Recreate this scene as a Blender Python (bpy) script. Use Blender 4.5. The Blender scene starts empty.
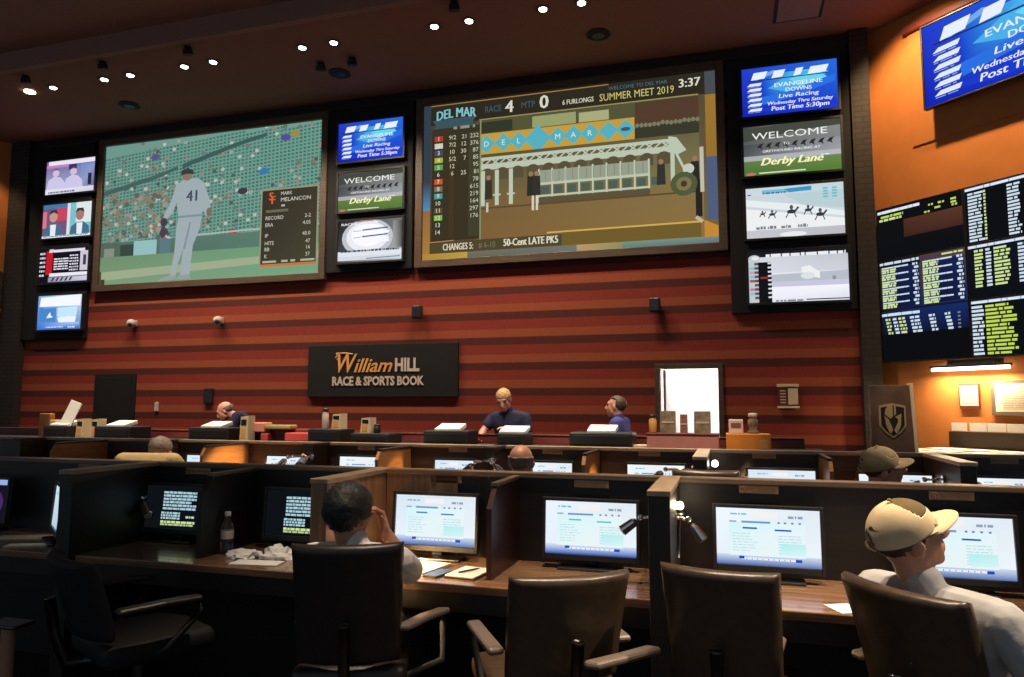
import bpy, bmesh, math, random
import numpy as np
from mathutils import Vector, Matrix, Euler
random.seed(7)
rnd = random.random
R = math.radians
SC = bpy.context.scene
COL = SC.collection

# ------------------------------------------------------------------ camera
EYE = 1.5
FPX = 720.0
YAW, PITCH, ROLL = R(16.67), R(5.325), R(0.1)
cf = Vector((-math.sin(YAW)*math.cos(PITCH), math.cos(YAW)*math.cos(PITCH), math.sin(PITCH)))
cr0 = Vector((math.cos(YAW), math.sin(YAW), 0)); cu0 = cr0.cross(cf)
cr = cr0*math.cos(ROLL)+cu0*math.sin(ROLL); cu = -cr0*math.sin(ROLL)+cu0*math.cos(ROLL)
cam_d = bpy.data.cameras.new('camera'); cam = bpy.data.objects.new('camera', cam_d); COL.objects.link(cam)
M = Matrix((cr, cu, -cf)).transposed().to_4x4(); M.translation = (0, 0, EYE); cam.matrix_world = M
cam_d.sensor_fit = 'HORIZONTAL'; cam_d.sensor_width = 36; cam_d.lens = FPX/1024*36
cam_d.clip_start = 0.05; cam_d.clip_end = 100
SC.camera = cam

def at(px, py, Y):            # a point of the place seen at that pixel, Y metres into the room
    d = cf*FPX + cr*(px-512) + cu*(338.5-py)
    return Vector((0, 0, EYE)) + d*(Y/d.y)

def lin(c):
    return tuple(((v/255)/12.92 if v/255 <= .04045 else (((v/255)+.055)/1.055)**2.4) for v in c)

# ------------------------------------------------------------------ materials
MATS = {}
def mat(name, col, rough=.5, metal=0, spec=.5, emit=None, noise=None, coat=0, alpha=None, trans=0, bump=0):
    if name in MATS: return MATS[name]
    m = bpy.data.materials.new(name); m.use_nodes = True; MATS[name] = m
    nt = m.node_tree; b = nt.nodes['Principled BSDF']
    b.inputs['Base Color'].default_value = (*col, 1); b.inputs['Roughness'].default_value = rough
    b.inputs['Metallic'].default_value = metal; b.inputs['Specular IOR Level'].default_value = spec
    b.inputs['Coat Weight'].default_value = coat
    b.inputs['Transmission Weight'].default_value = trans
    if emit:
        b.inputs['Emission Color'].default_value = (*emit[0], 1); b.inputs['Emission Strength'].default_value = emit[1]
    if noise or bump:
        tc = nt.nodes.new('ShaderNodeTexCoord'); n = nt.nodes.new('ShaderNodeTexNoise')
        n.inputs['Scale'].default_value = noise[0] if noise else 60; n.inputs['Detail'].default_value = 6
        nt.links.new(tc.outputs['Object'], n.inputs['Vector'])
        if noise:
            rp = nt.nodes.new('ShaderNodeValToRGB')
            rp.color_ramp.elements[0].position = .3; rp.color_ramp.elements[1].position = .7
            rp.color_ramp.elements[0].color = (*[c*(1-noise[1]) for c in col], 1)
            rp.color_ramp.elements[1].color = (*[min(1, c*(1+noise[1])) for c in col], 1)
            nt.links.new(n.outputs['Fac'], rp.inputs['Fac']); nt.links.new(rp.outputs['Color'], b.inputs['Base Color'])
        if bump:
            bp = nt.nodes.new('ShaderNodeBump'); bp.inputs['Strength'].default_value = bump; bp.inputs['Distance'].default_value = .01
            nt.links.new(n.outputs['Fac'], bp.inputs['Height']); nt.links.new(bp.outputs['Normal'], b.inputs['Normal'])
    return m

def wood(name, c0, c1, rough=.35, scale=(1.2, 30, 30), coat=0):
    if name in MATS: return MATS[name]
    m = bpy.data.materials.new(name); m.use_nodes = True; MATS[name] = m
    nt = m.node_tree; b = nt.nodes['Principled BSDF']; b.inputs['Roughness'].default_value = rough
    b.inputs['Coat Weight'].default_value = coat
    tc = nt.nodes.new('ShaderNodeTexCoord'); mp = nt.nodes.new('ShaderNodeMapping'); mp.inputs['Scale'].default_value = scale
    n = nt.nodes.new('ShaderNodeTexNoise'); n.inputs['Scale'].default_value = 2.2; n.inputs['Detail'].default_value = 8; n.inputs['Distortion'].default_value = .6
    rp = nt.nodes.new('ShaderNodeValToRGB')
    rp.color_ramp.elements[0].position = .32; rp.color_ramp.elements[1].position = .68
    rp.color_ramp.elements[0].color = (*c0, 1); rp.color_ramp.elements[1].color = (*c1, 1)
    nt.links.new(tc.outputs['Object'], mp.inputs['Vector']); nt.links.new(mp.outputs['Vector'], n.inputs['Vector'])
    nt.links.new(n.outputs['Fac'], rp.inputs['Fac']); nt.links.new(rp.outputs['Color'], b.inputs['Base Color'])
    return m

def stripe_mat():
    m = bpy.data.materials.new('striped_wall'); m.use_nodes = True; MATS['striped_wall'] = m
    nt = m.node_tree; b = nt.nodes['Principled BSDF']; b.inputs['Roughness'].default_value = .75; b.inputs['Specular IOR Level'].default_value = .2
    tc = nt.nodes.new('ShaderNodeTexCoord'); sx = nt.nodes.new('ShaderNodeSeparateXYZ'); nt.links.new(tc.outputs['Object'], sx.inputs[0])
    a = nt.nodes.new('ShaderNodeMath'); a.operation = 'SUBTRACT'; a.inputs[1].default_value = 3.27-.055-.39*20; nt.links.new(sx.outputs['Z'], a.inputs[0])
    d = nt.nodes.new('ShaderNodeMath'); d.operation = 'DIVIDE'; d.inputs[1].default_value = .39; nt.links.new(a.outputs[0], d.inputs[0])
    f = nt.nodes.new('ShaderNodeMath'); f.operation = 'FRACT'; nt.links.new(d.outputs[0], f.inputs[0])
    rp = nt.nodes.new('ShaderNodeValToRGB'); e = rp.color_ramp.elements
    dark, orange, red = (.105, .024, .020), (.36, .085, .038), (.28, .040, .026)
    stops = [(0, dark), (.27, dark), (.30, orange), (.585, orange), (.615, red), (.97, red)]
    e[0].position, e[0].color = 0, (*dark, 1); e[1].position, e[1].color = 1.0, (*dark, 1)
    for p, c in stops[1:]:
        k = e.new(p); k.color = (*c, 1)
    n = nt.nodes.new('ShaderNodeTexNoise'); n.inputs['Scale'].default_value = 45; nt.links.new(tc.outputs['Object'], n.inputs['Vector'])
    mx = nt.nodes.new('ShaderNodeMix'); mx.data_type = 'RGBA'; mx.blend_type = 'MULTIPLY'; mx.inputs[0].default_value = .35
    nt.links.new(f.outputs[0], rp.inputs['Fac']); nt.links.new(rp.outputs['Color'], mx.inputs[6]); nt.links.new(n.outputs['Fac'], mx.inputs[7])
    nt.links.new(mx.outputs[2], b.inputs['Base Color'])
    return m

def brick_mat(name, c0, c1, scale=3):
    m = bpy.data.materials.new(name); m.use_nodes = True; MATS[name] = m
    nt = m.node_tree; b = nt.nodes['Principled BSDF']; b.inputs['Roughness'].default_value = .7
    tc = nt.nodes.new('ShaderNodeTexCoord'); mp = nt.nodes.new('ShaderNodeMapping'); mp.inputs['Rotation'].default_value = (R(90), 0, 0)
    br = nt.nodes.new('ShaderNodeTexBrick'); br.inputs['Scale'].default_value = scale
    br.inputs['Color1'].default_value = (*c0, 1); br.inputs['Color2'].default_value = (*c1, 1); br.inputs['Mortar'].default_value = (.012, .01, .009, 1)
    br.inputs['Mortar Size'].default_value = .03; br.inputs['Row Height'].default_value = .2
    nt.links.new(tc.outputs['Object'], mp.inputs['Vector']); nt.links.new(mp.outputs['Vector'], br.inputs['Vector']); nt.links.new(br.outputs['Color'], b.inputs['Base Color'])
    return m

def picture_mat():
    m = bpy.data.materials.new('lit_picture'); m.use_nodes = True; MATS['lit_picture'] = m
    nt = m.node_tree; nt.nodes.clear()
    o = nt.nodes.new('ShaderNodeOutputMaterial'); e = nt.nodes.new('ShaderNodeEmission'); a = nt.nodes.new('ShaderNodeAttribute'); a.attribute_name = 'Col'
    nt.links.new(a.outputs['Color'], e.inputs['Color']); nt.links.new(e.outputs[0], o.inputs[0]); e.inputs['Strength'].default_value = 1.0
    return m
def print_mat():
    m = bpy.data.materials.new('printed_ink'); m.use_nodes = True; MATS['printed_ink'] = m
    nt = m.node_tree; b = nt.nodes['Principled BSDF']; b.inputs['Roughness'].default_value = .6
    a = nt.nodes.new('ShaderNodeAttribute'); a.attribute_name = 'Col'; nt.links.new(a.outputs['Color'], b.inputs['Base Color'])
    return m

stripe_mat(); PICT = picture_mat(); PRINT = print_mat()
DARKWOOD = wood('dark_carrel_wood', (.008, .006, .006), (.017, .012, .010), .45, (1.0, 12, 22))
RAIL = wood('rail_wood', (.10, .065, .042), (.19, .125, .08), .4, (1.5, 20, 30))
CAPL = wood('light_cap_wood', (.46, .38, .29), (.62, .52, .41), .45, (10, 2, 10))
DARKMAR = wood('dark_maroon_wood', (.030, .010, .010), (.05, .016, .016), .35, (2, 2, 20))
RAIL2 = wood('lit_rail_wood', (.26, .18, .12), (.42, .30, .20), .4, (1.5, 20, 30))  # brighter rail wood, with the counter light put into its colour
DESKW = wood('desk_wood', (.12, .06, .032), (.30, .165, .09), .22, (.9, 22, 22), .3)
LITW = wood('lamplit_zebra_wood', (.13, .07, .035), (.30, .17, .085), .4, (14, 14, 1.0))  # striped carrel wood with the lamp's warm light put into the colour
PILW = wood('panel_wood', (.030, .018, .012), (.060, .036, .023), .4, (2, 2, 26))
CAPW = wood('pillar_cap_wood', (.22, .15, .09), (.34, .24, .15), .45, (10, 2, 10))
BLACKP = mat('black_plastic', (.016, .017, .019), .4)
BLACKM = mat('matte_black', (.012, .012, .013), .7, spec=.25)
BEZEL = mat('tv_bezel', (.010, .010, .012), .45)
LEATHER = mat('brown_leather', (.058, .036, .021), .34, noise=(30, .2), bump=.12)
BLKLEATH = mat('black_leather', (.020, .015, .012), .42, noise=(30, .2), bump=.12)
ARMW = mat('arm_pad', (.15, .11, .085), .35)
CHROME = mat('chrome', (.8, .8, .8), .12, 1)
STEEL = mat('dark_steel', (.10, .10, .10), .35, 1)
PAPER = mat('white_paper', (.80, .79, .76), .8)
CREAM = mat('cream_card', (.66, .52, .34), .7)
ORANGEW = mat('orange_wall', (.52, .185, .048), .7, noise=(4, .06), spec=.25)
CEILM = mat('ceiling_paint', (.26, .12, .085), .85, noise=(70, .12), spec=.1)
CEILD = mat('ceiling_dark', (.30, .16, .125), .85, noise=(70, .12), spec=.1)
FLOORM = mat('carpet', (.030, .022, .022), .95, noise=(25, .4), spec=.1)
FRAMEW = wood('screen_frame_wood', (.055, .034, .020), (.10, .062, .036), .5, (1, 20, 20))
BRICK = brick_mat('brown_brick', (.034, .023, .018), (.022, .016, .013), 2.6)
MAROON = wood('maroon_counter', (.10, .017, .015), (.15, .028, .024), .45, (1.5, 14, 14))
SKIN = mat('skin', (.52, .26, .17), .5, noise=(25, .08))
SKINP = mat('pink_skin', (.56, .26, .19), .5, noise=(25, .08))
SKINT = mat('tan_skin', (.44, .21, .12), .5, noise=(25, .08))
HAIRB = mat('black_hair', (.010, .009, .009), .6, noise=(60, .4), bump=.4)
HAIRD = mat('brown_hair', (.05, .03, .018), .6, noise=(60, .4), bump=.4)
HAIRL = mat('sandy_hair', (.42, .24, .11), .6, noise=(60, .3), bump=.4)
HAIRG = mat('grey_hair', (.20, .15, .12), .7, noise=(60, .4), bump=.4)
NAVY = mat('navy_cloth', (.022, .024, .060), .85, noise=(30, .2), spec=.2)
BLUEC = mat('blue_cloth', (.055, .060, .23), .85, noise=(30, .2), spec=.2)
GREYC = mat('grey_tshirt', (.40, .39, .385), .9, noise=(9, .14), bump=.8, spec=.15)
WHITEC = mat('white_shirt', (.74, .70, .66), .9, noise=(14, .08), bump=.25, spec=.15)
TANC = mat('tan_shirt', (.48, .34, .17), .9, noise=(14, .08), bump=.25, spec=.15)
JEAN = mat('dark_trousers', (.022, .024, .03), .9, spec=.2)
SHOE = mat('shoe_black', (.012, .012, .012), .5)
CAPC = mat('cream_cap', (.72, .56, .34), .85, noise=(18, .10), spec=.15)
CAPO = mat('olive_cap', (.15, .105, .05), .85, noise=(18, .12), spec=.15)
CAPT = mat('khaki_cap', (.26, .20, .12), .85, noise=(18, .12), spec=.15)
EYEM = mat('eye_dark', (.02, .015, .012), .2)
AMBER = mat('amber_wood', (.72, .24, .03), .45, noise=(8, .12))
PINKL = mat('pink_laminate', (.52, .20, .16), .45, noise=(6, .08))
GOLD = mat('gold_letter', (.75, .36, .10), .5)
SILVER = mat('pale_letter', (.62, .50, .42), .5)
GLASS = mat('clear_plastic', (.9, .95, .95), .05, trans=1)
WHITEW = mat('white_room', (.85, .85, .82), .8)
GLASSL = mat('lamp_lens', (.35, .32, .28), .2)
LAMPON = mat('lamp_glow', (1, .9, .75), .5, emit=((1, .86, .66), 14))
TUBE = mat('tube_glow', (1, .95, .85), .5, emit=((1, .86, .62), 9))

# ------------------------------------------------------------------ object helpers
def link(o, parent=None):
    COL.objects.link(o)
    if parent is not None: o.parent = parent
    return o
def tag(o, label=None, cat=None, group=None, kind=None):
    if label: o['label'] = label
    if cat: o['category'] = cat
    if group: o['group'] = group
    if kind: o['kind'] = kind
    return o
def thing(name, label, cat, loc=(0, 0, 0), rz=0, group=None):
    o = bpy.data.objects.new(name, None); o.empty_display_size = .1; link(o)
    o.location = loc; o.rotation_euler = (0, 0, rz)
    return tag(o, label, cat, group)
def obj(name, bm, m, parent=None, loc=None, rz=None, smooth=False):
    me = bpy.data.meshes.new(name); bm.to_mesh(me); bm.free()
    for k in (m if isinstance(m, (list, tuple)) else [m]): me.materials.append(k)
    if smooth:
        for p in me.polygons: p.use_smooth = True
    o = bpy.data.objects.new(name, me); link(o, parent)
    if loc is not None: o.location = loc
    if rz is not None: o.rotation_euler = (0, 0, rz)
    return o
def struct(name, bm, m, parent=None):
    o = obj(name, bm, m, parent); o['kind'] = 'structure'; return o
def nb(): return bmesh.new()
def box(bm, x0, x1, y0, y1, z0, z1, bev=0, rot=None, seg=2):
    c = Vector(((x0+x1)/2, (y0+y1)/2, (z0+z1)/2))
    r = bmesh.ops.create_cube(bm, size=1); vs = r['verts']
    for v in vs: v.co = Vector((v.co.x*(x1-x0), v.co.y*(y1-y0), v.co.z*(z1-z0)))
    if bev:
        es = list({e for v in vs for e in v.link_edges})
        rb = bmesh.ops.bevel(bm, geom=es, offset=bev, segments=seg, affect='EDGES', profile=.5)
        vs = list({v for f in rb['faces'] for v in f.verts} | {v for v in vs if v.is_valid})
    for v in vs: v.co = (rot @ v.co if rot else v.co) + c
    return vs
def cyl(bm, p0, p1, r0, r1=None, seg=14, caps=True):
    p0, p1 = Vector(p0), Vector(p1); r1 = r0 if r1 is None else r1
    d = (p1-p0); q = d.to_track_quat('Z', 'Y')
    m = Matrix.Translation((p0+p1)/2) @ q.to_matrix().to_4x4()
    return bmesh.ops.create_cone(bm, cap_ends=caps, segments=seg, radius1=r0, radius2=r1, depth=d.length, matrix=m)['verts']
def ell(bm, c, r, rot=None, u=18, v=12):
    vs = bmesh.ops.create_uvsphere(bm, u_segments=u, v_segments=v, radius=1)['verts']
    for w in vs:
        p = Vector((w.co.x*r[0], w.co.y*r[1], w.co.z*r[2]))
        w.co = (rot @ p if rot else p) + Vector(c)
    return vs
def hullpts(bm, pts):
    vs = [bm.verts.new(p) for p in pts]
    r = bmesh.ops.convex_hull(bm, input=vs)
    junk = [g for g in set(r.get('geom_interior', [])) | set(r.get('geom_unused', [])) if isinstance(g, bmesh.types.BMVert) and g.is_valid]
    if junk: bmesh.ops.delete(bm, geom=junk, context='VERTS')
_ico = None
def sphere_pts(c, r):
    global _ico
    if _ico is None:
        b = nb(); bmesh.ops.create_icosphere(b, subdivisions=2, radius=1); _ico = [v.co.copy() for v in b.verts]; b.free()
    c = Vector(c)
    return [c+p*r for p in _ico]
def cap(bm, p0, p1, r0, r1=None):
    hullpts(bm, sphere_pts(p0, r0)+sphere_pts(p1, r0 if r1 is None else r1))
def chain(bm, pts, rs):
    for k in range(len(pts)-1): cap(bm, pts[k], pts[k+1], rs[k], rs[k+1])
def hull_spheres(bm, items):
    p = []
    for c, r in items: p += sphere_pts(c, r)
    hullpts(bm, p)
def tube(bm, pts, r, seg=10):
    pts = [Vector(p) for p in pts]; rings = []
    for i, p in enumerate(pts):
        t = (pts[min(i+1, len(pts)-1)]-pts[max(i-1, 0)]).normalized()
        a = t.cross(Vector((0, 0, 1))); a = a.normalized() if a.length > 1e-3 else Vector((1, 0, 0)); b = t.cross(a)
        rr = r[i] if isinstance(r, (list, tuple)) else r
        rings.append([bm.verts.new(p+a*rr*math.cos(2*math.pi*k/seg)+b*rr*math.sin(2*math.pi*k/seg)) for k in range(seg)])
    for i in range(len(rings)-1):
        for k in range(seg):
            bm.faces.new((rings[i][k], rings[i][(k+1) % seg], rings[i+1][(k+1) % seg], rings[i+1][k]))
    bm.faces.new(rings[0]); bm.faces.new(rings[-1][::-1])
def lathe(bm, prof, c=(0, 0, 0), seg=20):
    c = Vector(c); rings = []
    for r, z in prof:
        rings.append([bm.verts.new(c+Vector((r*math.cos(2*math.pi*k/seg), r*math.sin(2*math.pi*k/seg), z))) for k in range(seg)])
    for i in range(len(rings)-1):
        for k in range(seg):
            bm.faces.new((rings[i][k], rings[i][(k+1) % seg], rings[i+1][(k+1) % seg], rings[i+1][k]))
    bm.faces.new(rings[0][::-1]); bm.faces.new(rings[-1])
def prism(bm, poly, y0, y1):      # polygon in x,z extruded along y
    a = [bm.verts.new((p[0], y0, p[1])) for p in poly]; b = [bm.verts.new((p[0], y1, p[1])) for p in poly]
    n = len(poly)
    bm.faces.new(a); bm.faces.new(b[::-1])
    for i in range(n): bm.faces.new((a[i], b[i], b[(i+1) % n], a[(i+1) % n]))
    bmesh.ops.recalc_face_normals(bm, faces=bm.faces[:])
def remesh(name, bm, m, parent=None, vox=.008, smooth=5, loc=None, rz=None):
    me = bpy.data.meshes.new(name); bm.to_mesh(me); bm.free()
    t = bpy.data.objects.new('tmp', me); COL.objects.link(t)
    mod = t.modifiers.new('r', 'REMESH'); mod.mode = 'VOXEL'; mod.voxel_size = vox
    s = t.modifiers.new('s', 'SMOOTH'); s.factor = .5; s.iterations = smooth
    dg = bpy.context.evaluated_depsgraph_get(); dg.update()
    out = bpy.data.meshes.new_from_object(t.evaluated_get(dg)); out.name = name
    bpy.data.objects.remove(t); bpy.data.meshes.remove(me)
    out.materials.clear(); out.materials.append(m)
    for p in out.polygons: p.use_smooth = True
    o = bpy.data.objects.new(name, out); link(o, parent)
    if loc is not None: o.location = loc
    if rz is not None: o.rotation_euler = (0, 0, rz)
    return o
ORD = ['first', 'second', 'third', 'fourth', 'fifth', 'sixth', 'seventh', 'eighth', 'ninth', 'tenth', 'eleventh', 'twelfth', 'thirteenth']

# ------------------------------------------------------------------ text and pictures
_tc = {}
def text_tris(s, bold=0.0, shear=0.0, sx=1.0):
    key = (s, bold, shear)
    if key not in _tc:
        cu_ = bpy.data.curves.new('t', 'FONT'); cu_.body = s; cu_.size = 1; cu_.offset = bold; cu_.shear = shear; cu_.resolution_u = 2
        o = bpy.data.objects.new('t', cu_); COL.objects.link(o)
        dg = bpy.context.evaluated_depsgraph_get(); dg.update()
        me = o.evaluated_get(dg).to_mesh()
        V = [(v.co.x, v.co.y) for v in me.vertices]; F = [tuple(p.vertices) for p in me.polygons]
        o.evaluated_get(dg).to_mesh_clear()
        bpy.data.objects.remove(o); bpy.data.curves.remove(cu_)
        if V:
            x0 = min(v[0] for v in V); x1 = max(v[0] for v in V)
        else: x0 = x1 = 0
        _tc[key] = (V, F, x0, x1)
    return _tc[key]

class Pic:            # flat artwork: coloured faces in one mesh, x right, y down, both 0..1
    def __init__(s, w, h, step=.00004): s.w, s.h, s.V, s.F, s.C, s.z, s.step = w, h, [], [], [], 0, step
    def _add(s, pts, cols):
        n = len(s.V)
        for (x, y) in pts: s.V.append(((x-.5)*s.w, -s.z, (.5-y)*s.h))
        s.F.append(tuple(range(n, n+len(pts)))[::-1]); s.C.append(list(cols)[::-1])
    def up(s): s.z += s.step
    def poly(s, pts, col, up=True):
        if up: s.up()
        # clip to picture
        pts = [(min(1, max(0, x)), min(1, max(0, y))) for x, y in pts]
        a = sum(pts[i][0]*pts[(i+1) % len(pts)][1]-pts[(i+1) % len(pts)][0]*pts[i][1] for i in range(len(pts)))
        if abs(a) < 1e-9: return
        if a < 0: pts = pts[::-1]
        s._add(pts, [lin(col)]*len(pts))
    def rect(s, x0, y0, x1, y1, col, up=True): s.poly([(x0, y0), (x1, y0), (x1, y1), (x0, y1)], col, up)
    def grad(s, x0, y0, x1, y1, ctl, ctr, cbr, cbl):
        s.up(); s._add([(x0, y0), (x1, y0), (x1, y1), (x0, y1)], [lin(c) for c in (ctl, ctr, cbr, cbl)])
    def ell(s, x, y, rx, ry, col, n=14, up=True):
        s.poly([(x+rx*math.cos(2*math.pi*k/n), y+ry*math.sin(2*math.pi*k/n)) for k in range(n)], col, up)
    def line(s, x0, y0, x1, y1, t, col):
        a = s.w/s.h; dx, dy = (x1-x0)*a, (y1-y0); L = math.hypot(dx, dy); nx, ny = -dy/L*t/2/a, dx/L*t/2
        s.poly([(x0+nx, y0+ny), (x1+nx, y1+ny), (x1-nx, y1-ny), (x0-nx, y0-ny)], col)
    def text(s, t, x, y, h, col, align='l', bold=.01, shear=0, width=None, arc=0, rise=0):
        d = bold*1.3*h/.70*s.h/s.w
        for k in ((-1, 0, 1) if bold > .012 else (0,)): s._text(t, x+k*d, y, h, col, align, 0, shear, width, arc, rise)
    def _text(s, t, x, y, h, col, align, bold, shear, width, arc, rise):
        # y: baseline; h: cap height as a share of picture height; width: fit to this share of picture width
        V, F, x0, x1 = text_tris(t, bold, shear)
        if not V: return
        k = h*s.h/.70; kx = k
        if width: kx = width*s.w/(x1-x0)
        tw = (x1-x0)*kx/s.w
        ox = x - (tw if align == 'r' else tw/2 if align == 'c' else 0)
        s.up(); n = len(s.V); c = lin(col)
        for vx, vy in V:
            px = ox+(vx-x0)*kx/s.w; fr = (vx-x0)/max(1e-6, x1-x0)
            py = y-vy*k/s.h - rise*fr + arc*(2*fr-1)**2
            s.V.append(((min(1, max(0, px))-.5)*s.w, -s.z, (.5-min(1, max(0, py)))*s.h))
        for f in F:
            pts = [s.V[n+i] for i in f]
            ar = (pts[1][0]-pts[0][0])*(pts[2][2]-pts[0][2])-(pts[2][0]-pts[0][0])*(pts[1][2]-pts[0][2])
            if abs(ar) < 1e-10: continue
            g = tuple(n+i for i in f)
            s.F.append(g if ar > 0 else g[::-1]); s.C.append([c]*len(f))
    def bars(s, x0, y, x1, h, col, seed=0, word=.06, gap=.012, jag=.25):  # a line of lettering too small to read
        r = random.Random(seed); s.up(); x = x0
        while x < x1-.004:
            w = word*(.3+1.1*r.random()); e = min(x1, x+w); t = h*jag*(r.random()-.5)
            s.poly([(x, y-h/2+t/2), (e, y-h/2+t/2), (e, y+h/2), (x, y+h/2)], col, False); x = e+gap
    def mesh(s, name, parent, m, loc=(0, 0, 0)):
        me = bpy.data.meshes.new(name); me.from_pydata(s.V, [], s.F); me.update()
        ca = me.color_attributes.new('Col', 'FLOAT_COLOR', 'CORNER')
        flat = []
        nv = 0
        for p, c in zip(me.polygons, s.C):
            for q in c: flat += [*q, 1]
        ca.data.foreach_set('color', flat)
        me.materials.append(m)
        o = bpy.data.objects.new(name, me); link(o, parent); o.location = loc
        return o

def tv(name, label, cat, c, w, h, pic, rz=0, tilt=0, bez=.035, depth=.07, group=None, name_pic='screen', frame=None, frame_name='housing'):
    t = thing(name, label, cat, c, rz, group); t.rotation_euler = (tilt, 0, rz)
    b = nb(); W, H_ = w/2, h/2
    box(b, -W-bez, W+bez, .012, depth, -H_-bez, H_+bez, .008)
    for x0, x1, z0, z1 in ((-W-bez, -W, -H_-bez, H_+bez), (W, W+bez, -H_-bez, H_+bez), (-W, W, H_, H_+bez), (-W, W, -H_-bez, -H_)):
        box(b, x0, x1, -.012, .014, z0, z1, .003)
    obj(frame_name, b, frame or BEZEL, t)
    pic.mesh(name_pic, t, PICT, (0, .008, 0))
    return t

# ================================================================== THE ROOM
WY = 10.5            # striped wall
CZ = 6.634           # lower ceiling
RA = Vector((2.05, WY, 0)); RD = Vector((.70711, -.70711, 0)); RN = Vector((-.70711, -.70711, 0)); RZ = -R(45)
LA = Vector((-13.25, WY, 0)); LD = Vector((.70711, .70711, 0))
def RW(s, z, off=0): return RA + RD*s + RN*off + Vector((0, 0, z))

b = nb(); box(b, -18, 8, -3, 13, -.12, 0); struct('floor', b, FLOORM)
# striped wall with the hole of the bright doorway
DX0, DX1, DZ1 = -.93, -.13, 2.03
b = nb()
box(b, -13.3, DX0, WY, WY+.15, 0, CZ+.3); box(b, DX1, 1.92, WY, WY+.15, 0, CZ+.3); box(b, DX0, DX1, WY, WY+.15, DZ1, CZ+.3)
struct('wall_back', b, MATS['striped_wall'])
# angled walls at both ends
def angled(name, A, D, length):
    b = nb(); N = Vector((D.y, -D.x, 0)) if D.x > 0 and D.y < 0 else Vector((-D.y, D.x, 0))
    back = Vector((.7071, .7071, 0)) if D.y < 0 else Vector((-.7071, .7071, 0))
    q = [A, A+D*length, A+D*length+back*.15, A+back*.15]
    lo = [b.verts.new((p.x, p.y, 0)) for p in q]; hi = [b.verts.new((p.x, p.y, 7.6)) for p in q]
    b.faces.new(lo); b.faces.new(hi)
    for i in range(4): b.faces.new((lo[i], lo[(i+1) % 4], hi[(i+1) % 4], hi[i]))
    bmesh.ops.recalc_face_normals(b, faces=b.faces[:])
    return struct(name, b, ORANGEW)
angled('wall_right', RA-RD*.17, RD, 7.7)
angled('wall_left', LA, Vector((-.70711, -.70711, 0)), 6.0)
# brick pilasters closing both ends of the striped wall
b = nb(); box(b, 1.70, 1.93, WY-.16, WY+.02, 0, 7.2); struct('pillar_right', b, BRICK)
b = nb(); box(b, -13.36, -12.9, WY-.16, WY+.02, 0, 7.2); struct('pillar_left', b, BRICK)
# ceiling: a lower field along the wall, a step, a higher field over the seats
b = nb(); box(b, -17.5, 3.9, 8.02, WY+.15, CZ, CZ+.5); struct('ceiling', b, CEILM)
b = nb(); box(b, -18, 8, -3, 8.02, CZ+.26, CZ+.6); struct('ceiling', b, CEILD)
b = nb(); box(b, -17.5, 6, 7.94, 8.04, CZ-.03, CZ+.3, .01); struct('trim_1', b, CEILD)
b = nb(); box(b, -13.2, 1.75, WY-.07, WY+.01, CZ-.16, CZ+.02, .01); struct('trim_2', b, MATS['dark_carrel_wood'])
b = nb(); box(b, -12.9, DX0-.08, WY-.03, WY+.01, 0, .14); box(b, DX1+.08, 1.7, WY-.03, WY+.01, 0, .14); struct('baseboard_back', b, MATS['dark_carrel_wood'])
# bright doorway: frame, lit white room behind it, its open leaf
b = nb()
for x0, x1, z0, z1 in ((DX0-.07, DX0, 0, DZ1+.07), (DX1, DX1+.07, 0, DZ1+.07), (DX0, DX1, DZ1, DZ1+.07)): box(b, x0, x1, WY-.03, WY+.16, z0, z1, .006)
struct('door_1', b, FRAMEW)
b = nb()
box(b, -1.5, .5, WY+1.6, WY+1.7, 0, 2.5); box(b, -1.6, -1.5, WY+.16, WY+1.7, 0, 2.5); box(b, .5, .6, WY+.16, WY+1.7, 0, 2.5); box(b, -1.6, .6, WY+.16, WY+1.7, 2.5, 2.6)
struct('wall_backroom', b, WHITEW)
b = nb(); box(b, -.05, .72, -.02, .02, .01, DZ1-.01, .004)
leaf = obj('door_leaf', b, WHITEW, None, (DX0+.06, WY+.2, 0), R(78)); leaf['kind'] = 'structure'
# dark closed door at the left
b = nb(); box(b, -11.12, -10.2, WY-.035, WY+.01, 0, 2.06, .006); d2 = struct('door_2', b, BLACKM)
b = nb(); box(b, -11.05, -10.27, WY-.05, WY-.03, .02, 2.0, .006); obj('door_panel', b, BLACKM, d2)
b = nb(); cyl(b, (-10.36, WY-.05, 1.0), (-10.36, WY-.10, 1.0), .012); cyl(b, (-10.36, WY-.10, 1.0), (-10.46, WY-.10, 1.0), .012); obj('handle', b, STEEL, d2)

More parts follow.
